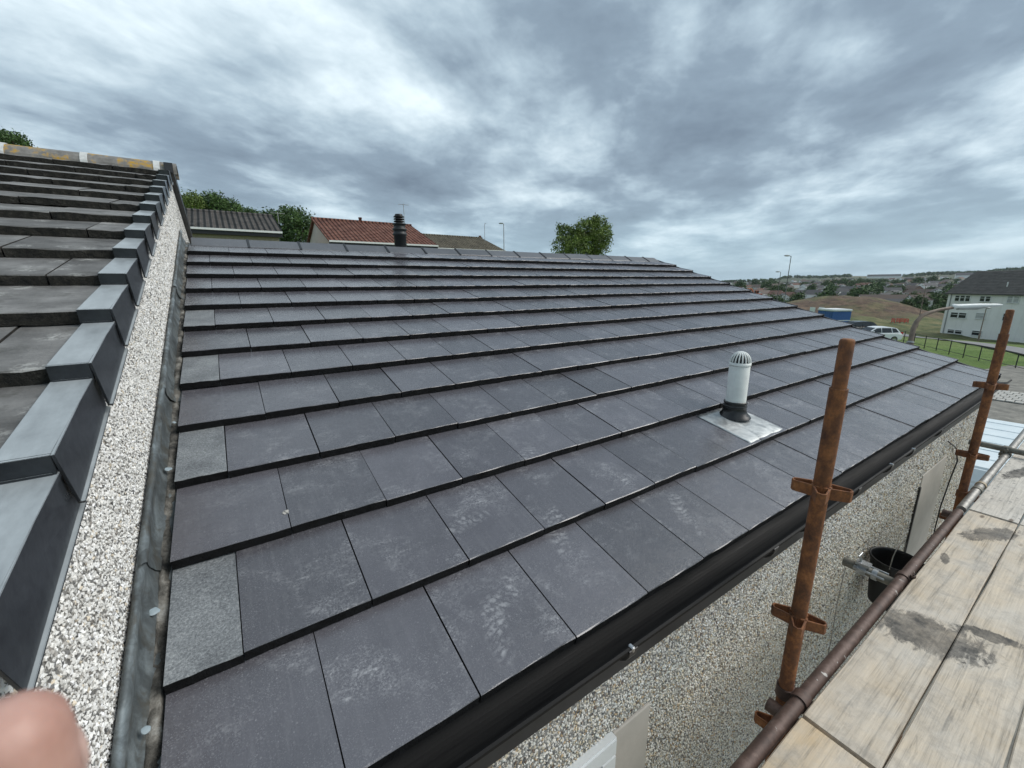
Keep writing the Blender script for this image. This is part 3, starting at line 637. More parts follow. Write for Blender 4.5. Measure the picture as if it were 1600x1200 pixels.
# swivel clamp with wing bolts on the stub
mb = MB(); cy0 = -.115
ring(mb, (tx+.02, cy0, LZ-.052), (0, 1, 0), TR+.006, .04); ring(mb, (tx+.02, cy0-.055, LZ-.052), (0, 1, 0), TR+.005, .022)
for (dx, dz) in ((-.034, .012), (.036, .014)):
    mb.tube([(tx+.02+dx, cy0-.10, LZ-.052+dz), (tx+.02+dx, cy0+.03, LZ-.052+dz)], .006, 8); mb.tube([(tx+.02+dx, cy0+.012, LZ-.052+dz), (tx+.02+dx, cy0+.03, LZ-.052+dz)], .012, 6, smooth=False)
mb.box((tx+.0, cy0-.03, LZ-.028), (tx+.046, cy0+.03, LZ-.012)); mb.tube([(tx+.02, cy0+.01, LZ-.02), (tx+.02, cy0+.02, LZ+.025)], .006, 8); mb.tube([(tx-.005, cy0+.02, LZ+.024), (tx+.045, cy0+.02, LZ+.028)], .005, 8)
sb(mb, 'clamp', M_COUP, tra)
tq = at_z(1514, 690, LZ+.07); t2 = MB(); t2.tube([(tq.x, -1.6, LZ+.07), (tq.x, tq.y, LZ+.07)], TR, 16); tr2 = sb(t2, 'transom', M_DULL)
t3 = MB(); t3.tube([(1.70, -1.6, LZ-.052), (1.70, -.20, LZ-.052)], TR, 16); sb(t3, 'transom', M_BROWN); t4 = MB(); t4.tube([(4.06, -1.6, LZ-.052), (4.06, -.2, LZ-.052)], TR, 16); sb(t4, 'transom', M_BROWN)
t5 = MB(); t5.tube([(-.7, -1.6, LZ-.052), (-.7, -.2, LZ-.052)], TR, 16); sb(t5, 'transom', M_BROWN)
coupler((tq.x, LY, LZ+.07), (0, 1, 0), (tq.x, LY-.004, LZ+.022), (1, 0, 0), M_DULL)
rg = MB(); ring(rg, (4.62, LY-.004, LZ+.015), (1, 0, 0), TR+.006, .03); sb(rg, 'joint_collar', simple('tan_band', (.38, .31, .21), .6), led2)
rg = MB(); ring(rg, (4.5, LY-.004, LZ+.0145), (1, 0, 0), TR+.005, .05); sb(rg, 'joint_collar', M_DULL, led2)
wi = MB(); p0 = Vector((tx-.005, -.05, LZ-.075)); wi.tube([p0, p0+Vector((-.004, .004, -.2)), p0+Vector((.006, .0, -.5)), p0+Vector((-.004, .004, -1.2))], .0022, 6); sb(wi, 'tie_wire', M_GALV, tra)
# ------------------------------------------------------------------ boards
def wood(name, tone, dots=False):
    m = Mat(name, .82); o = m.obj(); P = m.pos(); rd = m.rand()
    sh = m.n('ShaderNodeVectorMath', operation='ADD'); m.put(sh.inputs[0], P); m.put(sh.inputs[1], m.comb(m.ma('MULTIPLY', rd, 31.), m.ma('MULTIPLY', rd, 17.), 0.)); V = sh.outputs[0]
    gr = m.noise(m.map(V, (2.2, 46, 46)), 1., 6, .68, .7); fn = m.noise(m.map(V, (3.5, 190, 190)), 1., 5, .75)
    c = m.ramp(m.ma('MULTIPLY_ADD', fn, .4, m.ma('MULTIPLY', gr, .6)), [(.36, tuple(x*.42 for x in tone)), (.47, tone), (.62, tuple(min(1, x*1.3) for x in tone))])
    grey = m.ramp(m.noise(V, 4.5, 5, .65, .3), [(.35, 0.), (.65, 1.)]); c = m.mix(m.ma('MULTIPLY', grey, .5), c, (.60, .585, .55))
    kn = m.ramp(m.vor(m.map(V, (2.4, 7, 7)), 1.), [(.04, 1.), (.09, 0.)]); c = m.mix(m.ma('MULTIPLY', kn, .8), c, (.09, .06, .04))
    crk = m.ma('MULTIPLY', m.ramp(m.noise(m.map(V, (1.3, 95, 95)), 1., 3, .6), [(.63, 0.), (.68, 1.)]), .28); c = m.mix(crk, c, (.10, .085, .07))
    dirt = m.ma('MULTIPLY', m.ramp(m.noise(V, 9, 7, .75, .3), [(.48, 0.), (.70, 1.)]), .5); c = m.mix(dirt, c, (.20, .18, .155))
    smear = m.ma('MULTIPLY', m.ramp(m.noise(m.map(V, (5, 28, 5)), 1., 6, .72, .8), [(.60, 0.), (.73, 1.)]), .4); c = m.mix(smear, c, (.16, .145, .125))
    s = m.sepx(P); wob = m.ma('MULTIPLY_ADD', m.noise(m.map(P, (14, 30, 14)), 1., 7, .72, .6), 3.2, -1.6)
    acc = None
    for (x, y, rx, ry, ang) in STAINS:
        ux = m.ma('SUBTRACT', s[0], x); uy = m.ma('SUBTRACT', s[1], y); c_, s_ = math.cos(R(ang)), math.sin(R(ang))
        a_ = m.ma('ADD', m.ma('MULTIPLY', ux, c_/rx), m.ma('MULTIPLY', uy, s_/rx)); b_ = m.ma('SUBTRACT', m.ma('MULTIPLY', uy, c_/ry), m.ma('MULTIPLY', ux, s_/ry))
        r2 = m.ma('ADD', m.ma('ADD', m.ma('MULTIPLY', a_, a_), m.ma('MULTIPLY', b_, b_)), wob)
        v = m.ramp(r2, [(.6, 1.), (1.0, 0.)]); acc = v if acc is None else m.ma('MAXIMUM', acc, v)
    c = m.mix(m.ma('MULTIPLY', acc, m.ma('MULTIPLY_ADD', gr, .45, m.ramp(m.noise(P, 11, 5, .7), [(.35, .25), (.62, .72)])), clamp=True), c, (.055, .053, .05))
    if dots:
        dd = m.ramp(m.vor(m.map(P, (17, 26, 26)), 1.), [(.16, 1.), (.26, 0.)]); c = m.mix(m.ma('MULTIPLY', dd, .55), c, (.16, .155, .15))
    m.col(c); m.bump(m.ma('ADD', gr, m.ma('MULTIPLY', fn, .5)), .0022, .7)
    return m.m
STAINS = [(2.50, -.455, .20, .135, -62), (3.78, -.455, .20, .065, -25), (2.70, -.60, .10, .04, -70), (3.25, -.36, .07, .02, 10), (5.2, -.42, .35, .05, -15)]
MW = [wood('weathered_board', (.50, .42, .32)), wood('fresh_board', (.52, .40, .26)), wood('spotted_board', (.52, .48, .42), True)]
bands = [(-.312, -.520), (-.5255, -.727), (-.7325, -.937), (-.9425, -1.147), (-1.1525, -1.357)]
bays = [(-.72, 1.672, 1), (1.69, 4.055, 0), (4.075, 6.46, 2)]
names = {(0, 0): 'tan scaffold board cut off by the bottom edge, left of the rusty pole foot', (1, 0): 'weathered scaffold board beside the brown ledger tube, with large dark damp stain', (1, 1): 'weathered grey scaffold board, second from the ledger tube',
         (1, 2): 'pale scaffold board third from the ledger tube, in the bottom right corner', (2, 0): 'dark-spotted scaffold board at the far end beside the grey tube', (2, 1): 'pale spotted scaffold board at the far end, second from the grey tube'}
for bi, (xa, xb, mi_) in enumerate(bays):
    for bj, (ya, yb_) in enumerate(bands):
        mb = MB(); n = 24; L_ = xb-xa; zt = DECK+rnd.uniform(-.0015, .0015); vs_ = []
        for i in range(n+1):
            x = xa+L_*i/n; wv_ = .0015*math.sin(i*.9+bj*2+bi); ya_ = ya+.0015*math.sin(i*.6+bi+bj); yb2 = yb_+.0015*math.sin(i*.5+bj)
            vs_ += [(x, ya_, zt-.038), (x, ya_, zt-.004+wv_), (x, ya_-.004, zt+wv_), (x, yb2+.004, zt+wv_), (x, yb2, zt-.004+wv_), (x, yb2, zt-.038)]
        mb.add(vs_, [(i*6+k, i*6+(k+1) % 6, (i+1)*6+(k+1) % 6, (i+1)*6+k) for i in range(n) for k in range(6)]+[tuple(range(5, -1, -1)), tuple(n*6+k for k in range(6))])
        root = Vector((xa, (ya+yb_)/2, DECK)); mb.v = [tuple(Vector(v)-root) for v in mb.v]
        o = mb.build('scaffold_board', MW[mi_]); o.location = root
        tag(o, names.get((bi, bj), 'weathered scaffold board on the outer side of the walkway'), 'scaffold board', 'boards of the scaffold walkway')
# black bucket hanging inside the scaffold
by_ = -.09; bc = at_y(1402, 874, by_); bx_ = bc.x
bk_ = empty('bucket', (bx_, by_, bc.z-.345)); tag(bk_, 'black plastic bucket hanging between pebbledashed wall and scaffold boards', 'bucket')
mb = MB(); mb.lathe([(0, 0), (.105, 0), (.108, .01), (.138, .33), (.146, .332), (.146, .345), (.139, .347), (.134, .33), (.104, .02), (0, .018)], (0, 0, 0), 32); mb.build('body', simple('bucket_black', (.006, .007, .008), .5), bk_)
mb = MB(); mb.tube([(-.146, 0, .33), (-.13, 0, .42), (-.07, 0, .465), (0, 0, .475), (.07, 0, .465), (.13, 0, .42), (.146, 0, .33)], .003, 6); mb.build('handle', M_GALV, bk_)

# ================================================================== ground
def smooth(a, b, x): t = np.clip((x-a)/(b-a), 0, 1); return t*t*(3-2*t)
def terrain(x, y):
    x = np.asarray(x, float); y = np.asarray(y, float); r_ = np.hypot(x, y); az = np.degrees(np.arctan2(y, x))
    z = np.full(x.shape, GZ)
    z = z-3.6*smooth(52, 112, x)-5.5*smooth(115, 260, x)                             # falls away to the east
    z = z+6.0*smooth(9, 34, y)*(1-smooth(26, 80, x))+3.0*smooth(34, 70, y)*(1-smooth(30, 110, x))  # rises behind the houses
    z = z+6.6*np.exp(-(((x-186)/27)**2+((y-58)/21)**2)**1.5)                          # spoil mound
    z = z+4.0*np.exp(-(((x-150)/22)**2+((y-92)/24)**2))+1.2*np.exp(-(((x-120)/16)**2+((y-38)/14)**2))
    far = smooth(330, 2600, r_); el = .001+.013*smooth(40, 4, az)+.002*np.sin(az*.35)+.001*np.sin(az*1.1+1)
    z = z+far*(el*r_+10)+smooth(260, 700, r_)*4
    return z
nr, na = 230, 900
rr = np.concatenate([[0], np.geomspace(2, 5200, nr)]); aa = np.linspace(0, 2*np.pi, na, endpoint=False)
RR, AA = np.meshgrid(rr[1:], aa, indexing='ij'); X = RR*np.cos(AA); Y = RR*np.sin(AA); Z = terrain(X, Y)
def vnoise(x, y, seed):
    xi = np.floor(x).astype(np.int64); yi = np.floor(y).astype(np.int64); fx = x-xi; fy = y-yi; fx = fx*fx*(3-2*fx); fy = fy*fy*(3-2*fy)
    def h(a, b): v = np.sin(a*127.1+b*311.7+seed*74.7)*43758.5453; return v-np.floor(v)
    return (h(xi, yi)*(1-fx)+h(xi+1, yi)*fx)*(1-fy)+(h(xi, yi+1)*(1-fx)+h(xi+1, yi+1)*fx)*fy-.5
Z = Z+np.where(RR > 14, .10*np.sin(X*.7)*np.cos(Y*.9), 0)
amp = smooth(82, 130, X)*(1-smooth(320, 500, RR))
Z = Z+amp*(2.2*vnoise(X/21, Y/21, 1)+1.3*vnoise(X/8, Y/8, 2)+.8*vnoise(X/3.6, Y/3.6, 3))
verts = np.concatenate([[[0, 0, GZ]], np.stack([X, Y, Z], -1).reshape(-1, 3)])
qi = np.arange(nr-1)[:, None]*na; qj = np.arange(na)[None]; j2 = (qj+1) % na
f4 = np.stack([1+qi+qj, 1+qi+na+qj, 1+qi+na+j2, 1+qi+j2], -1).reshape(-1, 4)
gm_ = Mat('ground_grass', .95); P = gm_.pos(); s = gm_.sepx(P)
gA = gm_.ramp(gm_.noise(P, .6, 7, .7), [(.3, (.065, .12, .02)), (.5, (.11, .19, .03)), (.7, (.18, .25, .055))])
dry = gm_.ramp(gm_.noise(P, .045, 5, .6), [(.42, 0.), (.58, 1.)]); gA = gm_.mix(gm_.ma('MULTIPLY', dry, .3), gA, (.20, .185, .07))
# east of the fence the grass turns rough, then bare earth on the mound
rough_ = gm_.n('ShaderNodeMapRange'); gm_.put(rough_.inputs[0], s[0]); rough_.inputs[1].default_value = 85; rough_.inputs[2].default_value = 112
rgc = gm_.ramp(gm_.noise(P, .22, 7, .7), [(.36, (.035, .06, .016)), (.48, (.095, .11, .035)), (.66, (.20, .17, .075))]); gA = gm_.mix(rough_.outputs[0], gA, rgc)
mnd = gm_.n('ShaderNodeVectorMath', operation='DISTANCE'); gm_.put(mnd.inputs[0], gm_.map(P, (1/50., 1/42., 0.))); mnd.inputs[1].default_value = (176/50., 68/42., 0)
er = gm_.ma('MULTIPLY', gm_.ramp(gm_.ma('ADD', mnd.outputs['Value'], gm_.ma('MULTIPLY_ADD', gm_.noise(P, .06, 5, .6), .6, -.3)), [(.72, 1.), (.95, 0.)]), gm_.ramp(gm_.noise(P, .09, 5, .65), [(.38, .25), (.54, 1.)]))
gA = gm_.mix(er, gA, gm_.ramp(gm_.noise(P, .35, 6, .7), [(.36, (.045, .03, .021)), (.5, (.105, .066, .042)), (.64, (.18, .12, .075))]))
# far country: patchwork of fields, woods and built-up grey
ln_ = gm_.n('ShaderNodeVectorMath', operation='LENGTH'); gm_.put(ln_.inputs[0], P); fr = gm_.n('ShaderNodeMapRange'); gm_.put(fr.inputs[0], ln_.outputs['Value']); fr.inputs[1].default_value = 250; fr.inputs[2].default_value = 420
fld = gm_.ramp(gm_.vor(gm_.map(P, (.0042, .0042, 0.)), 1., 'F1', 'Color'), [(.2, (.035, .055, .03)), (.4, (.06, .09, .04)), (.55, (.075, .08, .05)), (.7, (.24, .20, .08)), (.85, (.045, .065, .035))])
fld = gm_.mix(.45, fld, gm_.ramp(gm_.noise(P, .02, 6, .7), [(.35, (.02, .035, .02)), (.65, (.10, .105, .075))]))
gA = gm_.mix(fr.outputs[0], gA, fld)
gm_.col(gA); gm_.bump(gm_.noise(P, 1.4, 7, .8), .5, .8)
me = big_mesh('ground', verts, f4, gm_.m, smooth=True)
tag(link('ground', me), kind='structure')
def tz(x, y): return float(terrain(x, y))
# tarmac yard, path, block paving: sheets a little above the ground
def sheet(name, pts, lift, m, sub=24):
    mb = MB(); a, b, c_, d_ = [Vector((*p, 0)) for p in pts]; vs_ = []
    for j in range(sub+1):
        for i in range(sub+1):
            p = (a*(1-i/sub)+b*(i/sub))*(1-j/sub)+(d_*(1-i/sub)+c_*(i/sub))*(j/sub); p.z = tz(p.x, p.y)+lift; vs_.append(p)
    mb.add(vs_, [(j*(sub+1)+i, j*(sub+1)+i+1, (j+1)*(sub+1)+i+1, (j+1)*(sub+1)+i) for j in range(sub) for i in range(sub)], 0, True)
    return tag(mb.build(name, m), kind='structure')
tm = Mat('tarmac', .9); P = tm.pos(); tm.col(tm.ramp(tm.noise(P, 1.6, 8, .75), [(.3, (.09, .09, .08)), (.55, (.21, .20, .175)), (.75, (.34, .325, .28))])); tm.bump(tm.noise(P, 40, 3), .01, .5)
M_PATH = simple('path_tarmac', (.20, .20, .20), .9, var=.2, scale=1.5)
sheet('yard', ((7, -30), (42, -30), (47.5, 4), (7, 12)), .12, tm.m, 30)
sheet('added_paving', ((-12, -14), (6.99, -14), (6.99, .06), (-12, .06)), .06, simple('grey_bounce_paving', (.38, .36, .33), .9, var=.15, scale=2), 4)  # grey ground added out of view to keep green bounce off the wall
def gnd(px, py, z0=-5.5):
    """where a picture direction meets the terrain"""
    z = z0
    for _ in range(30): p = at_z(px, py, z); z = .5*z+.5*tz(p.x, p.y)
    return Vector((p.x, p.y, tz(p.x, p.y)))
pa, pb = gnd(1405, 525), gnd(1640, 566); pc, pd = gnd(1640, 553), gnd(1405, 519)
sheet('path', ((pa.x, pa.y), (pb.x, pb.y), (pc.x, pc.y), (pd.x, pd.y)), .13, M_PATH)
# block paving by the van: small pale setts, rows picked apart
M_SETT = simple('pale_sett', (.40, .39, .36), .85, var=.2, scale=3, bump=.004)
pav = MB(); pc_ = at_z(1590, 626, GZ)
pav.box((pc_.x-1.6, pc_.y-4.2, GZ-.05), (pc_.x+1.6, pc_.y+2.2, GZ+.14)); pav = tag(pav.build('pavement', simple('sett_bed', (.10, .10, .095), .9)), kind='structure')
sm_ = MB(); sm_.box((0, 0, 0), (.46, .28, .06)); smm = sm_.mesh('sett', M_SETT, .015)
for i in range(6):
    for j in range(20): link('sett', smm, pav, (pc_.x-1.55+i*.52, pc_.y-4.1+j*.315+(.15 if i % 2 else 0), GZ+.13+rnd.uniform(0, .012)))
# ------------------------------------------------------------------ fence
M_FENCE = simple('fence_black', (.018, .02, .02), .5)
fence = empty('fence'); fa = Vector((66, 19.1)); fb = Vector((33, -6.6)); fd = (fb-fa); fl_ = fd.length; fd.normalize()
fence.location = (fa.x, fa.y, tz(fa.x, fa.y)); FO = Vector(fence.location); tag(fence, 'black metal two-rail fence between car park and grass', 'fence')
pmesh = MB(); pmesh.box((-.03, -.03, -.2), (.03, .03, 1.12)); pmesh = pmesh.mesh('post', M_FENCE)
n = int(fl_/1.8); pts = []
for i in range(n+1):
    q = fa+fd*(i*1.8); z = tz(q.x, q.y)+.05; pts.append(Vector((q.x, q.y, z))); link('post', pmesh, fence, pts[-1]-FO)
for hh in (1.08, .16):
    mb = MB(); mb.tube([p-FO+Vector((0, 0, hh)) for p in pts], .022, 6); mb.build('rail', M_FENCE, fence)
# ------------------------------------------------------------------ vehicles
M_TYRE = simple('tyre', (.015, .015, .016), .8); M_RIM = simple('rim', (.45, .46, .48), .3, .7)
M_WHITE = Mat('white_car_paint', .22); M_WHITE.col((.78, .80, .82)); M_WHITE = M_WHITE.m
M_DARK = Mat('dark_car_paint', .2); M_DARK.col((.025, .03, .036)); M_DARK = M_DARK.m
mr = Mat('tail_lamp', .2); mr.col((.45, .02, .02)); M_TAIL = mr.m
mh = Mat('head_lamp', .1); mh.col((.7, .72, .75)); M_HEAD = mh.m
def car(loc, rz, paint, label):
    c = empty('parked_car', loc, rz); tag(c, label, 'car', 'cars parked beyond the roof')
    prof = [(-2.0, .35), (-2.05, .62), (-1.98, .86), (-1.55, .93), (1.15, .95), (1.75, .86), (2.0, .70), (2.05, .40), (1.9, .28), (-1.9, .28)]
    mb = MB(); hw = .86
    def ringv(y, inset): return [Vector((x*(1-inset*.02), y, z-(inset*.02 if z > .8 else 0))) for x, z in prof]
    sec = [ringv(-hw, 2), ringv(-hw+.06, 0), ringv(hw-.06, 0), ringv(hw, 2)]; n = len(prof); vs_ = [v for s_ in sec for v in s_]
    mb.add(vs_, [(a*n+i, a*n+(i+1) % n, (a+1)*n+(i+1) % n, (a+1)*n+i) for a in range(3) for i in range(n)]+[tuple(range(n)), tuple(3*n+i for i in range(n))], 0)
    mb.build('body', paint, c, .05, 2)
    cab = [(-1.90, .90), (-1.55, 1.36), (-1.1, 1.47), (-.2, 1.50), (.35, 1.44), (1.2, .93)]
    mb = MB(); hb, ht = .80, .62
    vs_ = [Vector((x, -(hb if z < 1 else ht), z)) for x, z in cab]+[Vector((x, (hb if z < 1 else ht), z)) for x, z in cab]; n = len(cab)
    mb.add(vs_, [tuple(range(n-1, -1, -1)), tuple(range(n, 2*n))]+[(i, (i+1) % n, n+(i+1) % n, n+i) for i in range(n)]); mb.build('cabin', paint, c, .05, 2)
    def quad(name, q, m):
        mb = MB(); a, b, c2, d2 = [Vector(p) for p in q]; nn = (b-a).cross(d2-a).normalized()*.012; mb.prism([a-nn*.5, b-nn*.5, c2-nn*.5, d2-nn*.5], nn*1.5); return mb.build(name, m, c)
    for s_ in (-1, 1):
        quad('side_window', [(-1.0, s_*.795, .98), (-.12, s_*.795, .98), (-.12, s_*.645, 1.40), (-.95, s_*.645, 1.39)], M_GLASS)
        quad('side_window', [(-.04, s_*.795, .98), (.98, s_*.795, .98), (.34, s_*.645, 1.38), (-.04, s_*.645, 1.40)], M_GLASS)
        quad('side_window', [(-1.62, s_*.785, 1.02), (-1.1, s_*.795, .98), (-1.05, s_*.65, 1.38), (-1.38, s_*.66, 1.36)], M_GLASS)
    quad('windscreen', [(1.17, -.70, .975), (1.17, .70, .975), (.43, .55, 1.405), (.43, -.55, 1.405)], M_GLASS)
    quad('rear_window', [(-1.87, -.66, .97), (-1.87, .66, .97), (-1.59, .54, 1.33), (-1.59, -.54, 1.33)], M_GLASS)
    for s_ in (-1, 1):
        mb = MB(); mb.box((-2.05, s_*.70-.10, .72), (-1.90, s_*.70+.10, 1.02)); mb.build('tail_light', M_TAIL, c, .03, 2)
        mb = MB(); mb.box((1.82, s_*.62-.17, .62), (2.03, s_*.62+.17, .76)); mb.build('headlight', M_HEAD, c, .03, 2)
        mb = MB(); mb.box((.72, s_*.93-.07, .98), (.86, s_*.93+.07, 1.12)); mb.build('wing_mirror', paint, c, .03, 2)
        for x in (-1.25, 1.28):
            mb = MB(); mb.lathe([(.2, -.1), (.29, -.1), (.315, -.07), (.315, .07), (.29, .1), (.2, .1)], (0, 0, 0), 24, mat=Matrix.Translation((x, s_*.79, .315)) @ Matrix.Rotation(R(90), 4, 'X')); wh = mb.build('wheel', M_TYRE, c)
            mb = MB(); mb.lathe([(.0, .085), (.06, .09), (.19, .075), (.2, .1), (.2, -.1), (.19, -.075), (0, -.085)], (0, 0, 0), 18, mat=Matrix.Translation((x, s_*.79, .315)) @ Matrix.Rotation(R(90), 4, 'X')); mb.build('rim', M_RIM, wh)
    return c
cp = at_depth(1368, 512, 41); car((cp.x, cp.y, tz(cp.x, cp.y)+.12), R(142), M_WHITE, 'white hatchback parked behind the roof edge, its red tail light to the right')
cp = at_depth(1338, 503, 46); car((cp.x, cp.y, tz(cp.x, cp.y)+.05), R(146), M_DARK, 'dark car parked beside the blue cabin, only its roof and windows showing')
# van
van = empty('van', (15.6, .55, GZ+.13), R(4)); van.scale = (1.2, 1.15, 1.05); tag(van, 'white panel van seen from above at the end of the house', 'van')
mb = MB(); prof = [(-2.6, .35), (-2.62, 1.9), (-2.5, 2.20), (-2.2, 2.26), (1.3, 2.26), (1.55, 2.16), (2.35, 1.30), (3.0, 1.12), (3.1, .8), (3.1, .35)]
vs_ = []; secs = [(-.98, .96), (-.90, 1.0), (.90, 1.0), (.98, .96)]
for y, k in secs: vs_ += [(x*(.985 if k < 1 else 1), y, z*(k if z > 1.5 else 1)) for x, z in prof]
n = len(prof); mb.add(vs_, [(a*n+i, a*n+(i+1) % n, (a+1)*n+(i+1) % n, (a+1)*n+i) for a in range(3) for i in range(n)]+[tuple(range(n)), tuple(3*n+i for i in range(n))])
mv = Mat('van_white', .28); mv.col(mv.ramp(mv.noise(mv.pos(), 3, 5, .6), [(.3, (.62, .70, .73)), (.7, (.74, .80, .82))])); M_VAN = mv.m
mb.build('body', M_VAN, van, .05, 2)
for x in (-2.05, -1.45, -.85, -.25, .35, .95):
    mb = MB(); mb.box((x-.05, -.80, 2.255), (x+.05, .80, 2.275)); mb.build('roof_rib', M_VAN, van, .008)
mb = MB(); mb.prism([(1.60, -.84, 2.135), (2.33, -.88, 1.345), (2.33, .88, 1.345), (1.60, .84, 2.135)], (.02, 0, .018)); mb.build('windscreen', M_GLASS, van)
for s_ in (-1, 1):
    mb = MB(); mb.prism([(1.15, s_*.985, 1.25), (2.1, s_*.985, 1.25), (1.55, s_*.965, 1.9), (1.15, s_*.955, 1.95)], (0, s_*.01, 0)); mb.build('side_window', M_GLASS, van)
    mb = MB(); mb.box((2.95, s_*.72-.2, .8), (3.115, s_*.72+.2, 1.02)); mb.build('headlight', M_HEAD, van, .03)
    for x in (-1.6, 2.1):
        mb = MB(); mb.lathe([(0, -.1), (.30, -.1), (.34, -.07), (.34, .07), (.30, .1), (0, .1)], (0, 0, 0), 24, mat=Matrix.Translation((x, s_*.9, .34)) @ Matrix.Rotation(R(90), 4, 'X')); mb.build('wheel', M_TYRE, van)
# ------------------------------------------------------------------ lamps
M_LAMPCOL = simple('painted_column', (.17, .13, .10), .6, .1, .3, 5); M_LAMPGREY = simple('lamp_grey', (.32, .33, .33), .5, .2, .15)
M_LAMPDK = simple('lamp_dark_grey', (.13, .13, .13), .6, .2, .15)
def pole(px, top_y, base_z_depth, h, arm_dx, label, r_=.06, arm=.7, lean=0., m=None, k=1.):
    """slim street lamp: column, outreach arm, lantern"""
    p = at_depth(px, top_y, base_z_depth); L_ = empty('street_lamp', (p.x, p.y, p.z-h)); tag(L_, label, 'street lamp', 'slim street lamps in the distance')
    m = m or M_LAMPGREY
    mb = MB(); mb.tube([(0, 0, 0), (0, 0, h*.25), (0, 0, h*.26), (lean*h, 0, h)], [r_*1.5, r_*1.5, r_, r_*.7], 8); mb.build('column', m, L_)
    d = Vector((rt.x, rt.y, 0)).normalized()*arm_dx; t_ = Vector((lean*h, 0, h))
    mb = MB(); mb.tube([t_-Vector((0, 0, .05)), t_+d*arm+Vector((0, 0, .06))], r_*.6, 6); mb.build('arm', m, L_)
    mb = MB(); e = t_+d*arm+Vector((0, 0, .06)); mb.tube([e-d*.1*k, e+d*.08*k, e+d*.45*k, e+d*.62*k], [.03, .11*k, .10*k, .04*k], 8); mb.build('lantern', M_LAMPGREY, L_)
pole(787, 350, 40, 8, -1, 'grey street lamp standing just right of the brown-roofed house', .05, .1, k=.6)
pole(757, 350, 46, 7, 1, 'thin pole above the ridge of the brown-roofed house', .035, .05, k=.25)
pole(1235, 400, 55, 11, -1, 'tallest street lamp, leaning over the earthworks right of the roof edge', .065, .3, .02, M_LAMPDK)
pole(1220, 425, 75, 8, -1, 'shorter street lamp left of the tallest lamp over the earthworks', .06, .3, 0., M_LAMPDK)
pole(1447, 446, 90, 10, -1, 'street lamp in front of the dark trees left of the white flats', .09, .4, .0, M_LAMPCOL)
pole(1541, 482, 62, 5, 1, 'thin brown post standing in front of the white flats', .07, .05, .0, M_LAMPCOL)
# big curved lamp near the house
dl = 12.; b0 = at_depth(1419, 545, dl); sl = empty('street_lamp', (b0.x, b0.y, GZ)); tag(sl, 'brown street lamp with bent arm and long pale head above roof corner', 'street lamp')
so = Vector(sl.location); pts = [Vector((0, 0, 0)), Vector((0, 0, b0.z-GZ))]
ctrl = [(1424, 528), (1427, 514), (1432, 503), (1440, 494), (1452, 488.5), (1468, 484), (1489, 480.5)]
col_ = MB(); col_.tube([Vector((0, 0, 0)), at_depth(1422, 536, dl)-so], .08, 14); col_.build('column', M_LAMPCOL, sl)
cl_ = MB(); q0 = at_depth(1422, 536, dl)-so; q1 = at_depth(1422.5, 533.5, dl)-so; cl_.tube([q0, q1], .085, 14); cl_.build('collar', M_LAMPGREY, sl)
ar = MB(); ar.tube([at_depth(1422, 535, dl)-so]+[at_depth(a, b, dl)-so for a, b in ctrl], [.064, .062, .06, .057, .054, .05, .046, .043], 12); ar.build('arm', M_LAMPCOL, sl)
hd = MB(); h0, h1 = at_depth(1487, 479, dl)-so, at_depth(1566, 476.5, dl)-so; hv = h1-h0
hd.tube([h0, h0+hv*.04, h0+hv*.1, h0+hv*.5, h0+hv*.9, h1], [.045, .075, .06, .065, .042, .015], 12); hd.build('lantern', simple('lantern_pale', (.62, .66, .66), .4, var=.08), sl)
gl = MB(); dn = Vector((0, 0, -.05)); gl.tube([h0+hv*.12+dn, h0+hv*.5+dn*1.2, h0+hv*.72+dn*.8], [.05, .055, .02], 10); gl.build('lamp_bowl', simple('bowl_grey', (.30, .32, .32), .3), sl)
# ------------------------------------------------------------------ site things in the field
M_BLUE = simple('cabin_blue', (.03, .10, .30), .5, var=.12); M_WHT = simple('white_panel', (.72, .74, .74), .5, var=.06)
cp = at_depth(1303, 492, 55); sc = empty('site_cabin', (cp.x, cp.y, -5.25), R(-34)); tag(sc, 'blue site cabin with white roof and white stripe beyond the roof edge', 'cabin')
zt_ = at_depth(1301, 482, 55).z+5.25
mb = MB(); mb.box((-1.2, -1.35, 0), (1.2, 1.35, zt_-.28)); mb.build('body', M_BLUE, sc, .03)
mb = MB(); mb.box((-1.32, -1.47, zt_-.279), (1.32, 1.47, zt_-.02)); mb.build('roof', M_WHT, sc, .10, 2)
mb = MB(); mb.box((-1.21, -1.36, zt_-1.5), (1.21, 1.36, zt_-1.40)); mb.build('stripe', M_WHT, sc)
for k in range(-3, 4):
    mb = MB(); mb.box((-1.225, k*.4-.03, .1), (-1.20, k*.4+.03, zt_-.35)); mb.build('rib', M_BLUE, sc)
for i, (px, py, w_, h_, dep) in enumerate(((1270, 480, 1.0, 2.0, 60), (1284, 480, 1.0, 2.0, 59))):
    cp = at_depth(px, py, dep); hbz = empty('hoarding_panel', (cp.x, cp.y, cp.z-h_), R(-34)); tag(hbz, ['white hoarding panel left of the blue cabin, farther from it', 'white hoarding panel left of the blue cabin, next to it'][i], 'panel', 'white panels beside the cabin')
    mb = MB(); mb.box((-.03, -w_/2, .25), (.03, w_/2, h_)); mb.build('board', M_WHT, hbz); 
    for s_ in (-1, 1): mb = MB(); mb.box((.03, s_*w_*.4-.04, -.6), (.11, s_*w_*.4+.04, h_-.1)); mb.build('post', M_LAMPGREY, hbz)
M_RED = simple('barrier_red', (.55, .05, .04), .5, var=.15); M_ORANGE = simple('digger_orange', (.50, .13, .05), .5, var=.15)
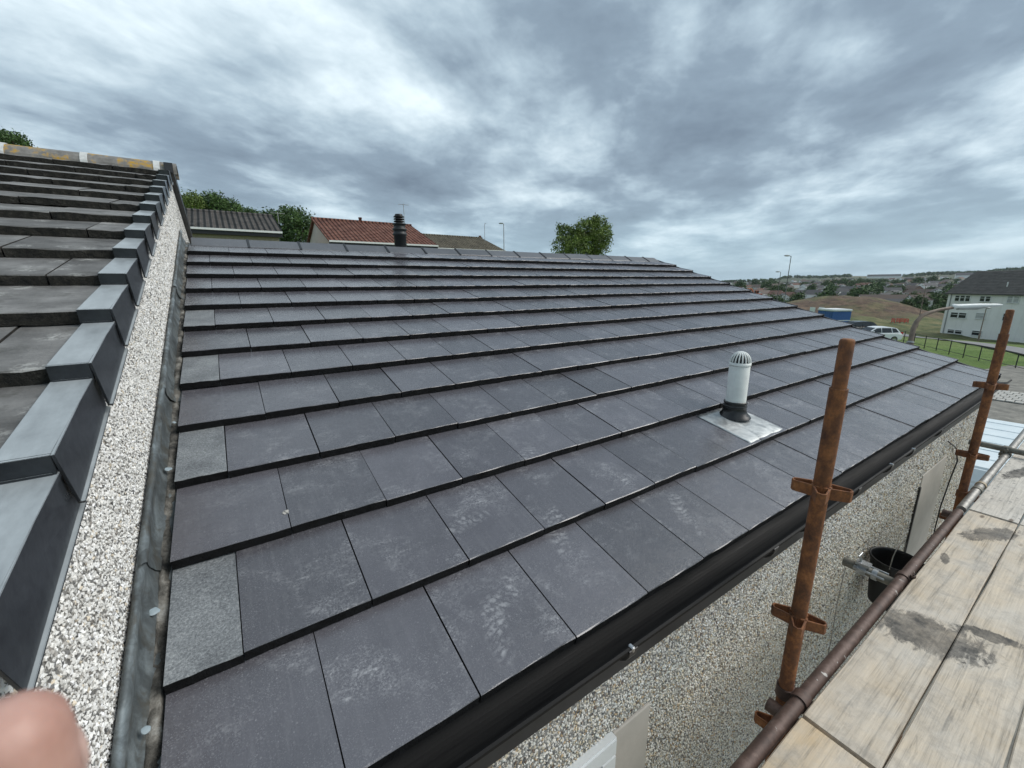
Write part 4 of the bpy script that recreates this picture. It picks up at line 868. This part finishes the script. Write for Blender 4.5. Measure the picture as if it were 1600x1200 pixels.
for i, px in enumerate((1395, 1402.5, 1410, 1416)):
    q = gnd(px, 504.5, -7); rz = R(-38+rnd.uniform(-12, 12)); br = empty('site_barrier', (q.x, q.y, q.z), rz); tag(br, 'red plastic site barrier standing on the grass beside the white flats', 'barrier', 'row of red site barriers')
    for zz_ in (.35, .62, .9): mb = MB(); mb.box((-.03, -.55, zz_-.10), (.03, .55, zz_+.08)); mb.build('rail', M_RED, br)
    for s_ in (-1, 1): mb = MB(); mb.box((-.04, s_*.5-.04, 0), (.04, s_*.5+.04, 1.0)); mb.build('post', M_RED, br); mb = MB(); mb.box((-.3, s_*.4-.06, 0), (.3, s_*.4+.06, .06)); mb.build('foot', M_TYRE, br)
# excavator
ep = at_depth(1183, 456, 105); ex = empty('excavator', (ep.x, ep.y, ep.z-1.5), R(150)); ex.scale = (.62, .62, .62); tag(ex, 'orange excavator working at the earthworks beyond the roof edge', 'excavator')
for s_ in (-1, 1): mb = MB(); mb.prism([(-1.6, s_*1.1-.25, .15), (-1.35, s_*1.1-.25, 0), (1.35, s_*1.1-.25, 0), (1.6, s_*1.1-.25, .15), (1.6, s_*1.1-.25, .6), (1.3, s_*1.1-.25, .8), (-1.3, s_*1.1-.25, .8), (-1.6, s_*1.1-.25, .6)], (0, .5, 0)); mb.build('track', M_TYRE, ex)
mb = MB(); mb.box((-1.7, -1.2, .9), (1.2, 1.2, 1.75)); mb.build('body', M_ORANGE, ex, .12, 2)
mb = MB(); mb.box((-.1, .2, 1.75), (1.15, 1.15, 2.9)); cb = mb.build('cab', M_ORANGE, ex, .08, 2)
mb = MB(); mb.box((.05, 1.14, 2.0), (1.0, 1.17, 2.75)); mb.build('cab_window', M_GLASS, cb)
mb = MB(); mb.box((1.14, .3, 1.95), (1.17, 1.05, 2.75)); mb.build('cab_window', M_GLASS, cb)
mb = MB(); mb.tube([(.9, -.3, 1.5), (2.3, -.3, 3.6), (3.9, -.3, 3.7)], [.25, .28, .18], 8, smooth=False); mb.build('boom', M_ORANGE, ex)
mb = MB(); mb.tube([(3.7, -.3, 3.9), (4.6, -.3, 1.6)], [.2, .13], 8, smooth=False); mb.build('dipper_arm', M_ORANGE, ex)
mb = MB(); mb.prism([(4.5, -.8, 1.7), (5.0, -.8, 1.2), (4.7, -.8, .5), (4.1, -.8, .5), (4.2, -.8, 1.0)], (0, 1., 0)); mb.build('bucket', M_TYRE, ex)
# ------------------------------------------------------------------ white flats
fm = Mat('flats_harling', .9); P = fm.pos(); n1 = fm.noise(P, .35, 6, .7); st_ = fm.noise(fm.map(P, (1.2, 1.2, .12)), 1., 5, .7)
fm.col(fm.mix(fm.ma('MULTIPLY', fm.ramp(st_, [(.52, 0.), (.78, 1.)]), .3), fm.ramp(n1, [(.3, (.74, .73, .70)), (.7, (.84, .83, .80))]), (.42, .41, .38))); fm.bump(fm.noise(P, 20, 3), .02)
fA = at_depth(1483, 457, 80); fB = at_depth(1467.5, 520, 80.); fR = at_depth(1600, 459.5, 68.5)
fdir = Vector((fR.x-fA.x, fR.y-fA.y, 0)); FL = 34.; fdir.normalize(); fin = Vector((-fdir.y, fdir.x, 0)); 
if fin.x < 0: fin = -fin
flats = empty('block_of_flats', (fA.x, fA.y, fB.z-1.)); tag(flats, 'white harled three-storey block of flats with dark roof', 'building')
fz0 = 0.; fze = fA.z-flats.location.z
FM = Matrix((( fdir.x, fin.x, 0, 0), (fdir.y, fin.y, 0, 0), (0, 0, 1, 0), (0, 0, 0, 1)))
def fbx(name, a, b, m, parent=None, bevel=0.): mb = MB(); mb.box(a, b, mat=FM); return mb.build(name, m, parent or flats, bevel)
fbx('wall', (0, 0, -4), (FL, 9.5, fze), fm.m)
frm = Mat('flats_roof', .9); frm.col(frm.ramp(frm.noise(frm.map(frm.pos(), (1, 1, 2.)), 1., 6, .7), [(.3, (.065, .06, .056)), (.7, (.13, .12, .112))])); frm.bump(frm.noise(frm.pos(), 6, 3), .03)
mb = MB(); rh = 3.9
prf = [(-.35, -.4, fze-.1), (-.35, 4.75, fze+rh), (-.35, 9.9, fze-.1), (-.35, 9.9, fze-.3), (-.35, -.4, fze-.3)]
mb.prism([FM @ Vector(p) for p in prf], FM @ Vector((FL+.7, 0, 0))); froof = mb.build('roof', frm.m, flats)
for k in range(1, 15):
    u = k/15; fbx('tile_course', (-.37, -.4+5.15*u-.03, fze-.1+(rh+.1)*u+.0), (FL+.37, -.4+5.15*u+.03, fze-.1+(rh+.1)*u+.035), frm.m, froof)
fbx('gutter', (-.3, -.52, fze-.28), (FL+.3, -.405, fze-.14), simple('flats_gutter', (.05, .05, .05), .5), flats)
fbx('downpipe', (.55, -.12, -4), (.67, -.01, fze-.25), M_LAMPGREY, flats)
M_FRAME = simple('flats_window_frame', (.70, .71, .70), .5, var=.05); M_CURT = simple('net_curtain', (.42, .43, .42), .8, var=.2, scale=2)
def fwin(px0, px1, py0, py1, panes, curtain=False, label=None):
    def onf(px, py):                                        # picture direction met with the facade plane
        d = ray(px, py); t = (fA-CAM).dot(fin)/d.dot(fin); q = CAM+d*t-Vector(flats.location); return q.dot(fdir), q.z
    (u0, z1), (u1, _) = onf(px0, py0), onf(px1, py0); _, z0 = onf((px0+px1)/2, py1); w0 = None
    for i in range(panes):
        a = u0+(u1-u0)*i/panes+.1; b = u0+(u1-u0)*(i+1)/panes-.1
        wn_ = fbx('window', (a, -.05, z0), (b, .05, z1), M_CURT if curtain else M_GLASS)
        for q in (((a-.09, -.09, z0), (a, .04, z1)), ((b, -.09, z0), (b+.09, .04, z1)), ((a-.09, -.09, z1), (b+.09, .04, z1+.09)), ((a-.15, -.16, z0-.12), (b+.15, .04, z0-.0))): fbx('window_frame', *q, M_FRAME, wn_)
        fbx('window_frame', (a, -.075, (z0+z1)/2+.1), (b, .03, (z0+z1)/2+.17), M_FRAME, wn_)
fwin(1493, 1518, 462, 470.5, 3); fwin(1532, 1550, 463, 471, 2); fwin(1575, 1595, 463, 473, 2, True)
fwin(1486, 1512, 488, 496.5, 2); fwin(1525.5, 1542, 489, 498, 1, True); fwin(1568, 1582, 490, 501, 1); fwin(1481, 1505, 514.5, 521, 2); fwin(1519, 1536, 516.5, 524, 1); fwin(1612, 1630, 463, 473, 2); fwin(1612, 1630, 490, 501, 1)
mb = MB(); 
for u in (8.2, 16.4): mb = MB(); mb.tube([FM @ Vector((u, 1.2, fze+.9)), FM @ Vector((u, 1.2, fze+1.9))], .08, 8); mb.build('roof_vent', M_FRAME, flats)
# ------------------------------------------------------------------ houses on the rise behind
def tile_mat(name, c0, c1, c2, sx):
    m = Mat(name, .9); P = m.pos(); s_ = m.sepx(P); wv = m.ma('SINE', m.ma('MULTIPLY', s_[0], 2*math.pi/sx)); n = m.noise(P, 1.3, 6, .7)
    vr = m.vor(m.map(P, (1/sx, 3., 0.)), 1., 'F1', 'Color')
    m.col(m.mix(.45, m.ramp(n, [(.3, c0), (.5, c1), (.7, c2)]), m.ramp(vr, [(.2, c0), (.5, c1), (.8, c2)]))); m.bump(wv, .07, 1.0); return m.m
M_T1 = tile_mat('brown_grey_tiles', (.045, .043, .042), (.085, .08, .076), (.13, .12, .112), .3)
M_T2 = tile_mat('red_pantiles', (.085, .036, .026), (.16, .062, .042), (.25, .125, .09), .3)
M_T3 = tile_mat('mossy_brown_tiles', (.07, .062, .045), (.12, .105, .075), (.18, .16, .115), .3)
M_BUFF = simple('buff_harling', (.42, .36, .28), .9, var=.12, scale=9, bump=.01); M_CREAM = simple('cream_harling', (.52, .47, .42), .9, var=.08, scale=5, bump=.01)
def back_house(label, xl, xr, ye, ze, yr, zr, tm_, wm_, name='house', courses=14, hip=False):
    g_ = tz((xl+xr)/2, ye+2); h = empty(name, ((xl+xr)/2, ye+.3, g_-.3)); tag(h, label, 'house', 'houses on the rise behind the roof'); O = Vector(h.location)
    def B(nm, m, *boxes, par=None, bevel=0.):
        mb = MB()
        for a, b in boxes: mb.box(a, b)
        mb.v = [tuple(Vector(v)-O) for v in mb.v]; return mb.build(nm, m, par or h, bevel)
    yb2 = 2*yr-ye
    mb = MB(); mb.prism([(xl+.2, ye+.35, g_-1), (xl+.2, ye+.35, ze-.1), (xl+.2, yr, zr-.12), (xl+.2, yb2-.35, ze-.1), (xl+.2, yb2-.35, g_-1)], (xr-xl-.4, 0, 0)); mb.v = [tuple(Vector(v)-O) for v in mb.v]; mb.build('wall', wm_, h)
    rf = MB(); rf.prism([(xl, ye, ze), (xl, yr, zr), (xl, yb2, ze), (xl, yb2, ze-.1), (xl, yr, zr-.1), (xl, ye, ze-.1)], (xr-xl, 0, 0)); rf.v = [tuple(Vector(v)-O) for v in rf.v]; rf = rf.build('roof', tm_, h)
    for k in range(courses):
        u0, u1 = k/courses, (k+1.12)/courses
        if k == courses-1: u1 = 1
        mb = MB(); e_ = (xr-xl+.04); a = Vector((xl-.02, ye+(yr-ye)*u0-.02, ze+(zr-ze)*u0)); b = Vector((xl-.02, ye+(yr-ye)*u1, ze+(zr-ze)*u1)); mb.prism([a, a+Vector((0, 0, .055)), b+Vector((0, 0, .012)), b], (e_, 0, 0))
        mb.v = [tuple(Vector(v)-O) for v in mb.v]; mb.build('tile_course', tm_, rf)
    n = int((xr-xl)/.45)
    mb = MB(); mb.tube([(xl-.03, yr, zr+.03), (xr+.03, yr, zr+.03)], .13, 10); mb.v = [tuple(Vector(v)-O) for v in mb.v]; mb.build('ridge', tm_, rf)
    B('gutter', M_FRAME, ((xl, ye-.12, ze-.08), (xr, ye-.01, ze+.03))); B('fascia', M_BLACK, ((xl, ye+.0, ze-.30), (xr, ye+.05, ze-.085))); B('soffit', M_BLACK, ((xl, ye+.05, ze-.30), (xr, ye+.36, ze-.26)))
    return h, rf, O
e0, e1 = at_y(292, 357, 30), at_y(441, 363, 30); r0 = at_y(424, 338.5, 34.2)
hB, rB, oB = back_house('house with grey-brown tiled roof and buff wall, right of the pebbledashed gable', -3.5, e1.x, 30, e1.z, 34.2, r0.z, M_T1, M_BUFF)
e0, e1 = at_y(514, 376, 31), at_y(684, 381, 31); r0 = at_y(487, 342, 36.5)
hC, rC, oC = back_house('house with red pantiled roof and cream gable behind the ridge', e0.x, e1.x, 31, e0.z, 36.5, r0.z, M_T2, M_CREAM)
e1 = at_y(790, 391, 38); r0 = at_y(700, 369.5, 43)
hD, rD, oD = back_house('house with mossy brown roof, half hidden right of the red-roofed house', 12.6, e1.x, 38, at_y(760, 391, 38).z, 43, r0.z, M_T3, M_BUFF)
def aerial(px, py0, py1, y, label):
    a, b = at_y(px, py1, y), at_y(px, py0, y); e = empty('aerial', a); tag(e, label, 'aerial', 'television aerials on the rear houses'); hgt = b.z-a.z
    mb = MB(); mb.tube([(0, 0, -.3), (0, 0, hgt)], .022, 6); mb.build('mast', M_LAMPGREY, e); mb = MB(); mb.tube([(-.45, 0, hgt-.1), (.45, 0, hgt-.1)], .015, 6); 
    for k in range(6): mb.tube([(-.4+k*.16, -.16, hgt-.1), (-.4+k*.16, .16, hgt-.1)], .01, 5)
    mb.build('antenna', M_LAMPGREY, e)
aerial(632, 318, 347, 36.5, 'television aerial on the red roof behind the black flue'); aerial(435, 331, 343, 34.4, 'short aerial mast at the right end of the grey-brown roof')
# red house chimney stub, brown house pots
for (px, py, y, par, O) in ((563, 345, 36.5, hC, oC), (750, 372, 43, hD, oD)):
    q = at_y(px, py, y)-O; mb = MB(); mb.lathe([(.14, -.5), (.12, .15), (.15, .17), (.15, .25), (.1, .26)], q, 12); mb.build('ridge_terminal', M_T2, par)
# ------------------------------------------------------------------ trees
def leaf_mat(name, a, b, c_):
    m = Mat(name, .7); m.b.inputs['Subsurface Weight'].default_value = 0.
    v = m.n('ShaderNodeVertexColor', layer_name='tone'); m.col(m.mix(1., m.ramp(m.noise(m.pos(), .9, 3), [(.3, a), (.5, b), (.7, c_)]), v.outputs[0], 'MULTIPLY')); return m.m
M_LEAF = leaf_mat('dark_leaf', (.028, .062, .014), (.052, .105, .022), (.085, .145, .034)); M_LEAF2 = leaf_mat('bright_leaf', (.075, .115, .017), (.125, .185, .03), (.185, .245, .05))
M_BARK = simple('bark', (.09, .07, .05), .9, var=.3, scale=4)
def crown_mesh(blobs, n, size, mat_, seed):
    """leaf faces clustered on twig tips spread through several clumps"""
    g_ = np.random.default_rng(seed); wts = np.array([b[3]**2 for b in blobs]); which = g_.choice(len(blobs), n//14, p=wts/wts.sum())
    d = g_.normal(size=(len(which), 3)); d /= np.linalg.norm(d, axis=1)[:, None]; rad = g_.uniform(.45, 1.08, len(which))**.6
    B_ = np.array(blobs)[which]; tip = B_[:, :3]+d*rad[:, None]*B_[:, 3:4]*np.array([1, 1, .85])
    c = np.repeat(tip, 14, 0)+g_.normal(size=(len(which)*14, 3))*size*1.5; m = len(c)
    a = g_.normal(size=(m, 3)); a /= np.linalg.norm(a, axis=1)[:, None]; b = np.cross(a, g_.normal(size=(m, 3))); b /= np.linalg.norm(b, axis=1)[:, None]
    s_ = size*g_.uniform(.6, 1.3, (m, 1)); v = np.stack([c-a*s_, c+b*s_*.5, c+a*s_, c-b*s_*.5], 1).reshape(-1, 3); f = np.arange(m*4).reshape(-1, 4)
    tone = np.repeat(np.repeat(g_.uniform(.6, 1.3, len(which)), 14), 4); col_ = np.stack([tone, tone, tone, np.ones_like(tone)], 1)
    return big_mesh('crown', v, f, mat_, col=col_)
def tree(label, base, h, blobs, n, size, mat_, seed, name='tree', group='trees behind the houses'):
    t = empty(name, base); tag(t, label, 'tree', group); link('crown', crown_mesh(blobs, n, size, mat_, seed), t)
    mb = MB(); mb.tube([(0, 0, -.5), (.05, 0, h*.3), (0, .1, h*.62)], [h*.035, h*.026, h*.012], 8)
    for bx in blobs[:6]: mb.tube([(0, .03, h*.35), (bx[0]*.5, bx[1]*.5, (h*.4+bx[2])/2), (bx[0]*.9, bx[1]*.9, bx[2])], [h*.014, h*.009, h*.004], 5)
    mb.build('trunk', M_BARK, t); return t
def blobs_px(lst, depth, base):
    """clumps of a crown, from picture positions at the tree's own distance; r in metres, some clumps pushed nearer or farther"""
    out = []
    for i, (px, py, r_) in enumerate(lst): q = at_depth(px, py, depth+((-1)**i)*r_*.5)-base; out.append((q.x, q.y, q.z, r_))
    return out
def tree_px(label, px, depth, zdrop, lst, n, size, mat_, seed, name='tree', group='trees behind the houses'):
    top_ = at_depth(px, min(b[1] for b in lst), depth); base = Vector((top_.x, top_.y, top_.z-zdrop)); return tree(label, base, zdrop, blobs_px(lst, depth, base), n, size, mat_, seed, name, group)
tree_px('bright green bushy tree standing alone above the ridge', 912, 35, 9, [(885, 366, .75), (880, 385, .9), (900, 372, .9), (915, 360, 1.0), (932, 357, 1.1), (940, 372, .9), (925, 382, 1.2), (903, 388, 1.1), (938, 390, .8), (928, 347, .55), (876, 357, .35)], 17000, .085, M_LEAF2, 1)
tree_px('dark green tree between the grey-brown roof and the red roof', 450, 42, 11, [(452, 338, 1.2), (440, 352, 1.5), (465, 345, 1.5), (475, 360, 1.5), (455, 370, 1.8), (436, 372, 1.3), (480, 375, 1.0), (420, 345, 1.1), (408, 350, .9)], 12000, .13, M_LEAF, 2)
tree_px('tall dark tree rising over the grey-brown roof beside the gable', 332, 50, 12, [(330, 318, 1.4), (345, 322, 1.5), (318, 326, 1.2), (360, 328, 1.2), (340, 335, 2.0), (305, 322, 1.0)], 9000, .14, M_LEAF, 3)
tree_px('small loose tree at the right of the tall tree over the grey-brown roof', 383, 55, 9, [(372, 328, .7), (384, 333, .8), (396, 336, .7), (378, 340, 1.0)], 3000, .13, M_LEAF, 4)
tree_px('dark treetop above the old ridge at the left edge', 15, 45, 12, [(5, 222, 1.3), (20, 220, 1.0), (33, 224, .8), (-20, 222, 2.0), (10, 235, 2.0)], 6000, .14, M_LEAF, 5)
tree_px('green tree partly hidden by the gable, left of the tall dark tree', 300, 48, 10, [(296, 312, .9), (304, 318, 1.0), (292, 325, 1.3)], 3000, .13, M_LEAF2, 6)
# ------------------------------------------------------------------ the far town
WALLS = [simple('far_white', (.80, .79, .77), .9), simple('far_cream', (.52, .46, .38), .9), simple('far_brick', (.24, .16, .12), .9)]
ROOFS = [simple('far_grey_roof', (.085, .082, .085), .9), simple('far_brown_roof', (.105, .08, .068), .9), simple('far_red_roof', (.15, .08, .06), .9)]
WN = ['white', 'cream', 'brick']; RN = ['grey', 'brown', 'red']; hm = {}
def zone(px): return 'just right of the roof slope' if px < 1200 else 'near the two tall lamps' if px < 1260 else 'above the blue cabin' if px < 1330 else 'above the earth mound' if px < 1400 else 'left of the white flats' if px < 1480 else 'above the flats roof'
def row(r_): return 'in the nearest rows' if r_ < 400 else 'in the middle rows' if r_ < 800 else 'in the far rows'
def far_house(x, y, rz, L_, D_, H_, wi_, ri_, name='distant_house', label=None, cat='house', group='houses of the distant town', px_=None, r__=None):
    if px_: label = f'small {WN[wi_]}-walled {RN[ri_]}-roofed house, {zone(px_)}, {row(r__)}'
    z = tz(x, y); e = empty(name, (x, y, z), rz); tag(e, label or f'small {WN[wi_]}-walled house with {RN[ri_]} roof in the distant town', cat, group)
    key = (L_, D_, H_, wi_, ri_)
    if key not in hm:
        a = MB(); a.prism([(-L_/2, -D_/2, -3), (-L_/2, -D_/2, H_), (-L_/2, 0, H_+D_*.33), (-L_/2, D_/2, H_), (-L_/2, D_/2, -3)], (L_, 0, 0))
        b = MB(); b.prism([(-L_/2-.2, -D_/2-.3, H_-.05), (-L_/2-.2, 0, H_+D_*.33+.15), (-L_/2-.2, D_/2+.3, H_-.05), (-L_/2-.2, 0, H_+D_*.33+.0)], (L_+.4, 0, 0))
        hm[key] = (a.mesh('wall', WALLS[wi_]), b.mesh('roof', ROOFS[ri_]))
    link('wall', hm[key][0], e); link('roof', hm[key][1], e); return e
rt_ = random.Random(5)
def far_at(px, r_): az = YAW-math.atan((px-800)/F_PX/math.cos(PITCH)); return math.cos(az)*r_, math.sin(az)*r_
cnt = 0
for r_ in (330, 370, 420, 480, 540, 620, 720, 830, 960, 1120, 1300, 1500):
    px = 1120+rt_.uniform(0, 20)
    while px < 1640:
        x, y = far_at(px+rt_.uniform(-4, 4), r_*rt_.uniform(.96, 1.04))
        if rt_.random() < .62:
            far_house(x, y, rt_.choice((0, R(90)))+R(25)+r_*.01+rt_.uniform(-.15, .15), rt_.choice((9., 14., 22.)), 8., rt_.choice((5., 5., 3.)), rt_.choices((0, 1, 2), (6, 3, 1.5))[0], rt_.choices((0, 1, 2), (6, 4, 1.2))[0], px_=px, r__=r_); cnt += 1
        px += max(9, 14000/r_*.55)*rt_.uniform(.7, 1.5)
for (px, r_, L_, lb) in ((1350, 2000, 90., 'long white warehouse on the far hillside above the town'), (1585, 1500, 80., 'long pale shed on the skyline above the flats'), (1480, 1650, 60., 'pale shed on the far hillside, left of the flats roof')):
    x, y = far_at(px, r_); far_house(x, y, math.atan2(y, x)+R(90)+.1, L_, 20., 7., 0, 0, 'warehouse', lb, 'warehouse', 'far warehouses')
# a straw-coloured field on the far slope
fq = [far_at(1262, 1150), far_at(1312, 1150), far_at(1316, 1420), far_at(1268, 1420)]
sheet('field', fq, 1.2, simple('straw_field', (.34, .27, .10), .9, var=.15, scale=.02), 12)
# far trees: individuals near, wooded belts beyond
tms = [crown_mesh([(0, 0, 5, 2.6), (1.4, .5, 4., 2.0), (-1.3, -.6, 4.2, 2.1), (.2, 1.4, 3.4, 2.2), (.3, -1.2, 6.4, 1.6)], 1400, .5, M_LEAF, 40+i) for i in range(3)]
trk = MB(); trk.tube([(0, 0, -1), (0, 0, 4)], [.3, .15], 6); trk = trk.mesh('trunk', M_BARK)
for i in range(125):
    px = rt_.uniform(1110, 1640); r_ = rt_.choice((280, 330, 400, 460, 520, 600, 700, 850, 1000)); x, y = far_at(px, r_*rt_.uniform(.92, 1.08)); s_ = rt_.uniform(.6, 1.25)*(1+r_/1500)
    if math.hypot((x-178)/40, (y-58)/30) < 1.2 or (x < 150 and y < 25): continue
    t = empty('distant_tree', (x, y, tz(x, y)), rt_.uniform(0, 6)); t.scale = (s_, s_, s_*rt_.uniform(.8, 1.1)); tag(t, f'dark green tree {zone(px)}, {row(r_)}', 'tree', 'trees of the distant town'); link('crown', rt_.choice(tms), t); link('trunk', trk, t)
belt = []; g2 = np.random.default_rng(3)
for (p0, p1, r_, n_, hgt) in ((1100, 1250, 900, 40, 7), (1200, 1300, 2300, 90, 9), (1290, 1660, 1250, 90, 7), (1380, 1660, 2300, 220, 9), (1100, 1200, 2000, 70, 8), (1330, 1500, 400, 30, 5)):
    for k in range(n_): x, y = far_at(rt_.uniform(p0, p1), r_*rt_.uniform(.93, 1.07)); belt.append((x, y, tz(x, y), hgt*rt_.uniform(.6, 1.3)))
nB = len(belt); bl = np.array(belt); k_ = 60; d = g2.normal(size=(nB, k_, 3)); d /= np.linalg.norm(d, axis=2)[..., None]; c = bl[:, None, :3]+d*bl[:, 3, None, None]*np.array([.75, .75, .55])*g2.uniform(.6, 1, (nB, k_, 1)); c[..., 2] += bl[:, 3, None]*.5
c = c.reshape(-1, 3); s_ = np.repeat(bl[:, 3], k_)[:, None]*.22; a = g2.normal(size=c.shape); a /= np.linalg.norm(a, axis=1)[:, None]; b = np.cross(a, g2.normal(size=c.shape)); b /= np.linalg.norm(b, axis=1)[:, None]
v = np.stack([c-a*s_, c+b*s_, c+a*s_, c-b*s_], 1).reshape(-1, 3); tn_ = np.repeat(g2.uniform(.6, 1.2, nB), k_*4)
tag(link('woodland', big_mesh('woodland', v, np.arange(len(v)).reshape(-1, 4), M_LEAF, col=np.stack([tn_, tn_, tn_, np.ones_like(tn_)], 1))), 'dark wooded belts on the far hillsides', 'woodland', kind='stuff')
# scrub at the foot of the mound, left of the flats
for i in range(26):
    px = rt_.uniform(1392, 1492); x, y = far_at(px, rt_.uniform(205, 290)); s_ = rt_.uniform(.35, .7)
    t = empty('bush', (x, y, tz(x, y)-1.2*s_), rt_.uniform(0, 6)); t.scale = (s_*1.3, s_*1.3, s_); tag(t, 'dark bush in the scrub between the mound and the flats', 'bush', 'scrub left of the flats'); link('crown', rt_.choice(tms), t); link('trunk', trk, t)
# ================================================================== the photographer's finger over the corner of the lens
sk = Mat('skin', .5); P = sk.pos(); sk.col(sk.ramp(sk.noise(P, 120, 4, .6), [(.3, (.40, .22, .175)), (.7, (.56, .34, .28))])); sk.bump(sk.ma('ADD', sk.noise(sk.map(P, (900, 900, 260)), 1., 4, .6), sk.noise(P, 300, 3)), .00015, .5); sk.b.inputs['Subsurface Weight'].default_value = .15; sk.b.inputs['Subsurface Radius'].default_value = (.01, .004, .002); sk.b.inputs['Subsurface Scale'].default_value = .3
def cp_(a, b, c_): return rt*a+up*b+fw*c_              # camera-relative directions, metres
dz = .060; tipc = CAM+ray(10, 1168)*dz
def chain(mb, pts, rad):
    pts = [Vector(p) for p in pts]; P_ = []; R_ = []
    for i in range(len(pts)-1):
        for k in range(5): u = k/5; P_.append(pts[i].lerp(pts[i+1], u)); R_.append(rad[i]*(1-u)+rad[i+1]*u)
    P_.append(pts[-1]); R_.append(rad[-1]); d0 = (P_[0]-P_[1]).normalized(); d1 = (P_[-1]-P_[-2]).normalized()
    for e in (.5, .8, .97): P_.insert(0, pts[0]+d0*rad[0]*e); R_.insert(0, rad[0]*math.sqrt(1-e*e))
    for e in (.5, .8, .97): P_.append(pts[-1]+d1*rad[-1]*e); R_.append(rad[-1]*math.sqrt(1-e*e))
    mb.tube(P_, R_, 14)
hb_ = MB(); kn = tipc+cp_(-.018, -.078, -.008)          # knuckle row below and left of the tip
chain(hb_, [tipc, tipc+cp_(-.003, -.024, .004), tipc+cp_(-.009, -.050, .004), kn], [.0076, .0082, .0092, .011])
for i, (dx, dzz, ln, cur) in enumerate(((-.021, -.002, 1., 1.), (-.041, -.006, .95, 1.1), (-.059, -.012, .78, 1.2))):
    k0 = kn+cp_(dx, -.004*i, dzz); chain(hb_, [k0, k0+cp_(-.004, .036*ln, .016), k0+cp_(-.004, .030*ln, .040), k0+cp_(-.004, .010*ln, .044)], [.011, .0098, .009, .008])
wr = kn+cp_(-.034, -.092, -.014)
for dx in (0., -.02, -.04, -.058): chain(hb_, [kn+cp_(dx, -.002, -.004), wr+cp_(dx*.45+.012, .01, 0)], [.0125, .017])
chain(hb_, [wr+cp_(.016, .022, .002), wr+cp_(.040, .050, .018), wr+cp_(.046, .074, .034), wr+cp_(.040, .094, .042)], [.016, .0125, .0105, .009])   # thumb from the side of the palm
chain(hb_, [wr, wr+cp_(-.03, -.10, -.04), wr+cp_(-.07, -.24, -.11)], [.025, .029, .036])
me = hb_.mesh('hand', sk.m); o0 = wr.copy(); me.transform(Matrix.Translation(-o0)); hand = link('hand', me, None, o0)
rmm = hand.modifiers.new('skin', 'REMESH'); rmm.mode = 'VOXEL'; rmm.voxel_size = .0022; rmm.use_smooth_shade = True
smm_ = hand.modifiers.new('soft', 'SMOOTH'); smm_.factor = .6; smm_.iterations = 6
tag(hand, 'blurred pink fingertip covering the bottom left corner', 'hand')
nl = MB(); nl.lathe([(0, .0018), (.003, .0016), (.0052, .0006), (.0056, -.0008)], (0, 0, 0), 16); nme = nl.mesh('fingernail', simple('nail', (.62, .42, .36), .3, var=.05))
nq = link('fingernail', nme, hand); dirn = cp_(-.1, .1, -1).normalized(); 
nq.matrix_basis = Matrix.Translation(tipc+cp_(-.002, -.009, 0)+fw*.0082-o0) @ fw.to_track_quat('Z', 'Y').to_matrix().to_4x4() @ Matrix.Diagonal((1, 1.25, 1, 1))

# ================================================================== the air between here and the hills
zlo = float(Z.min())-1.; zhi = max(90., float(Z.max())+30)
hzb = MB(); hzb.box((-5400, -5400, zlo), (5400, 5400, zhi)); hm_ = bpy.data.materials.new('air'); hm_.use_nodes = True; ht = hm_.node_tree; ht.nodes.clear()
pv = ht.nodes.new('ShaderNodeVolumePrincipled'); pv.inputs['Color'].default_value = (.80, .88, .95, 1); pv.inputs['Density'].default_value = .00006; pv.inputs['Anisotropy'].default_value = .1
ot_ = ht.nodes.new('ShaderNodeOutputMaterial'); ht.links.new(pv.outputs[0], ot_.inputs['Volume'])
tag(hzb.build('haze', hm_), 'thin pale haze over the distant town and hills', 'haze', kind='stuff')
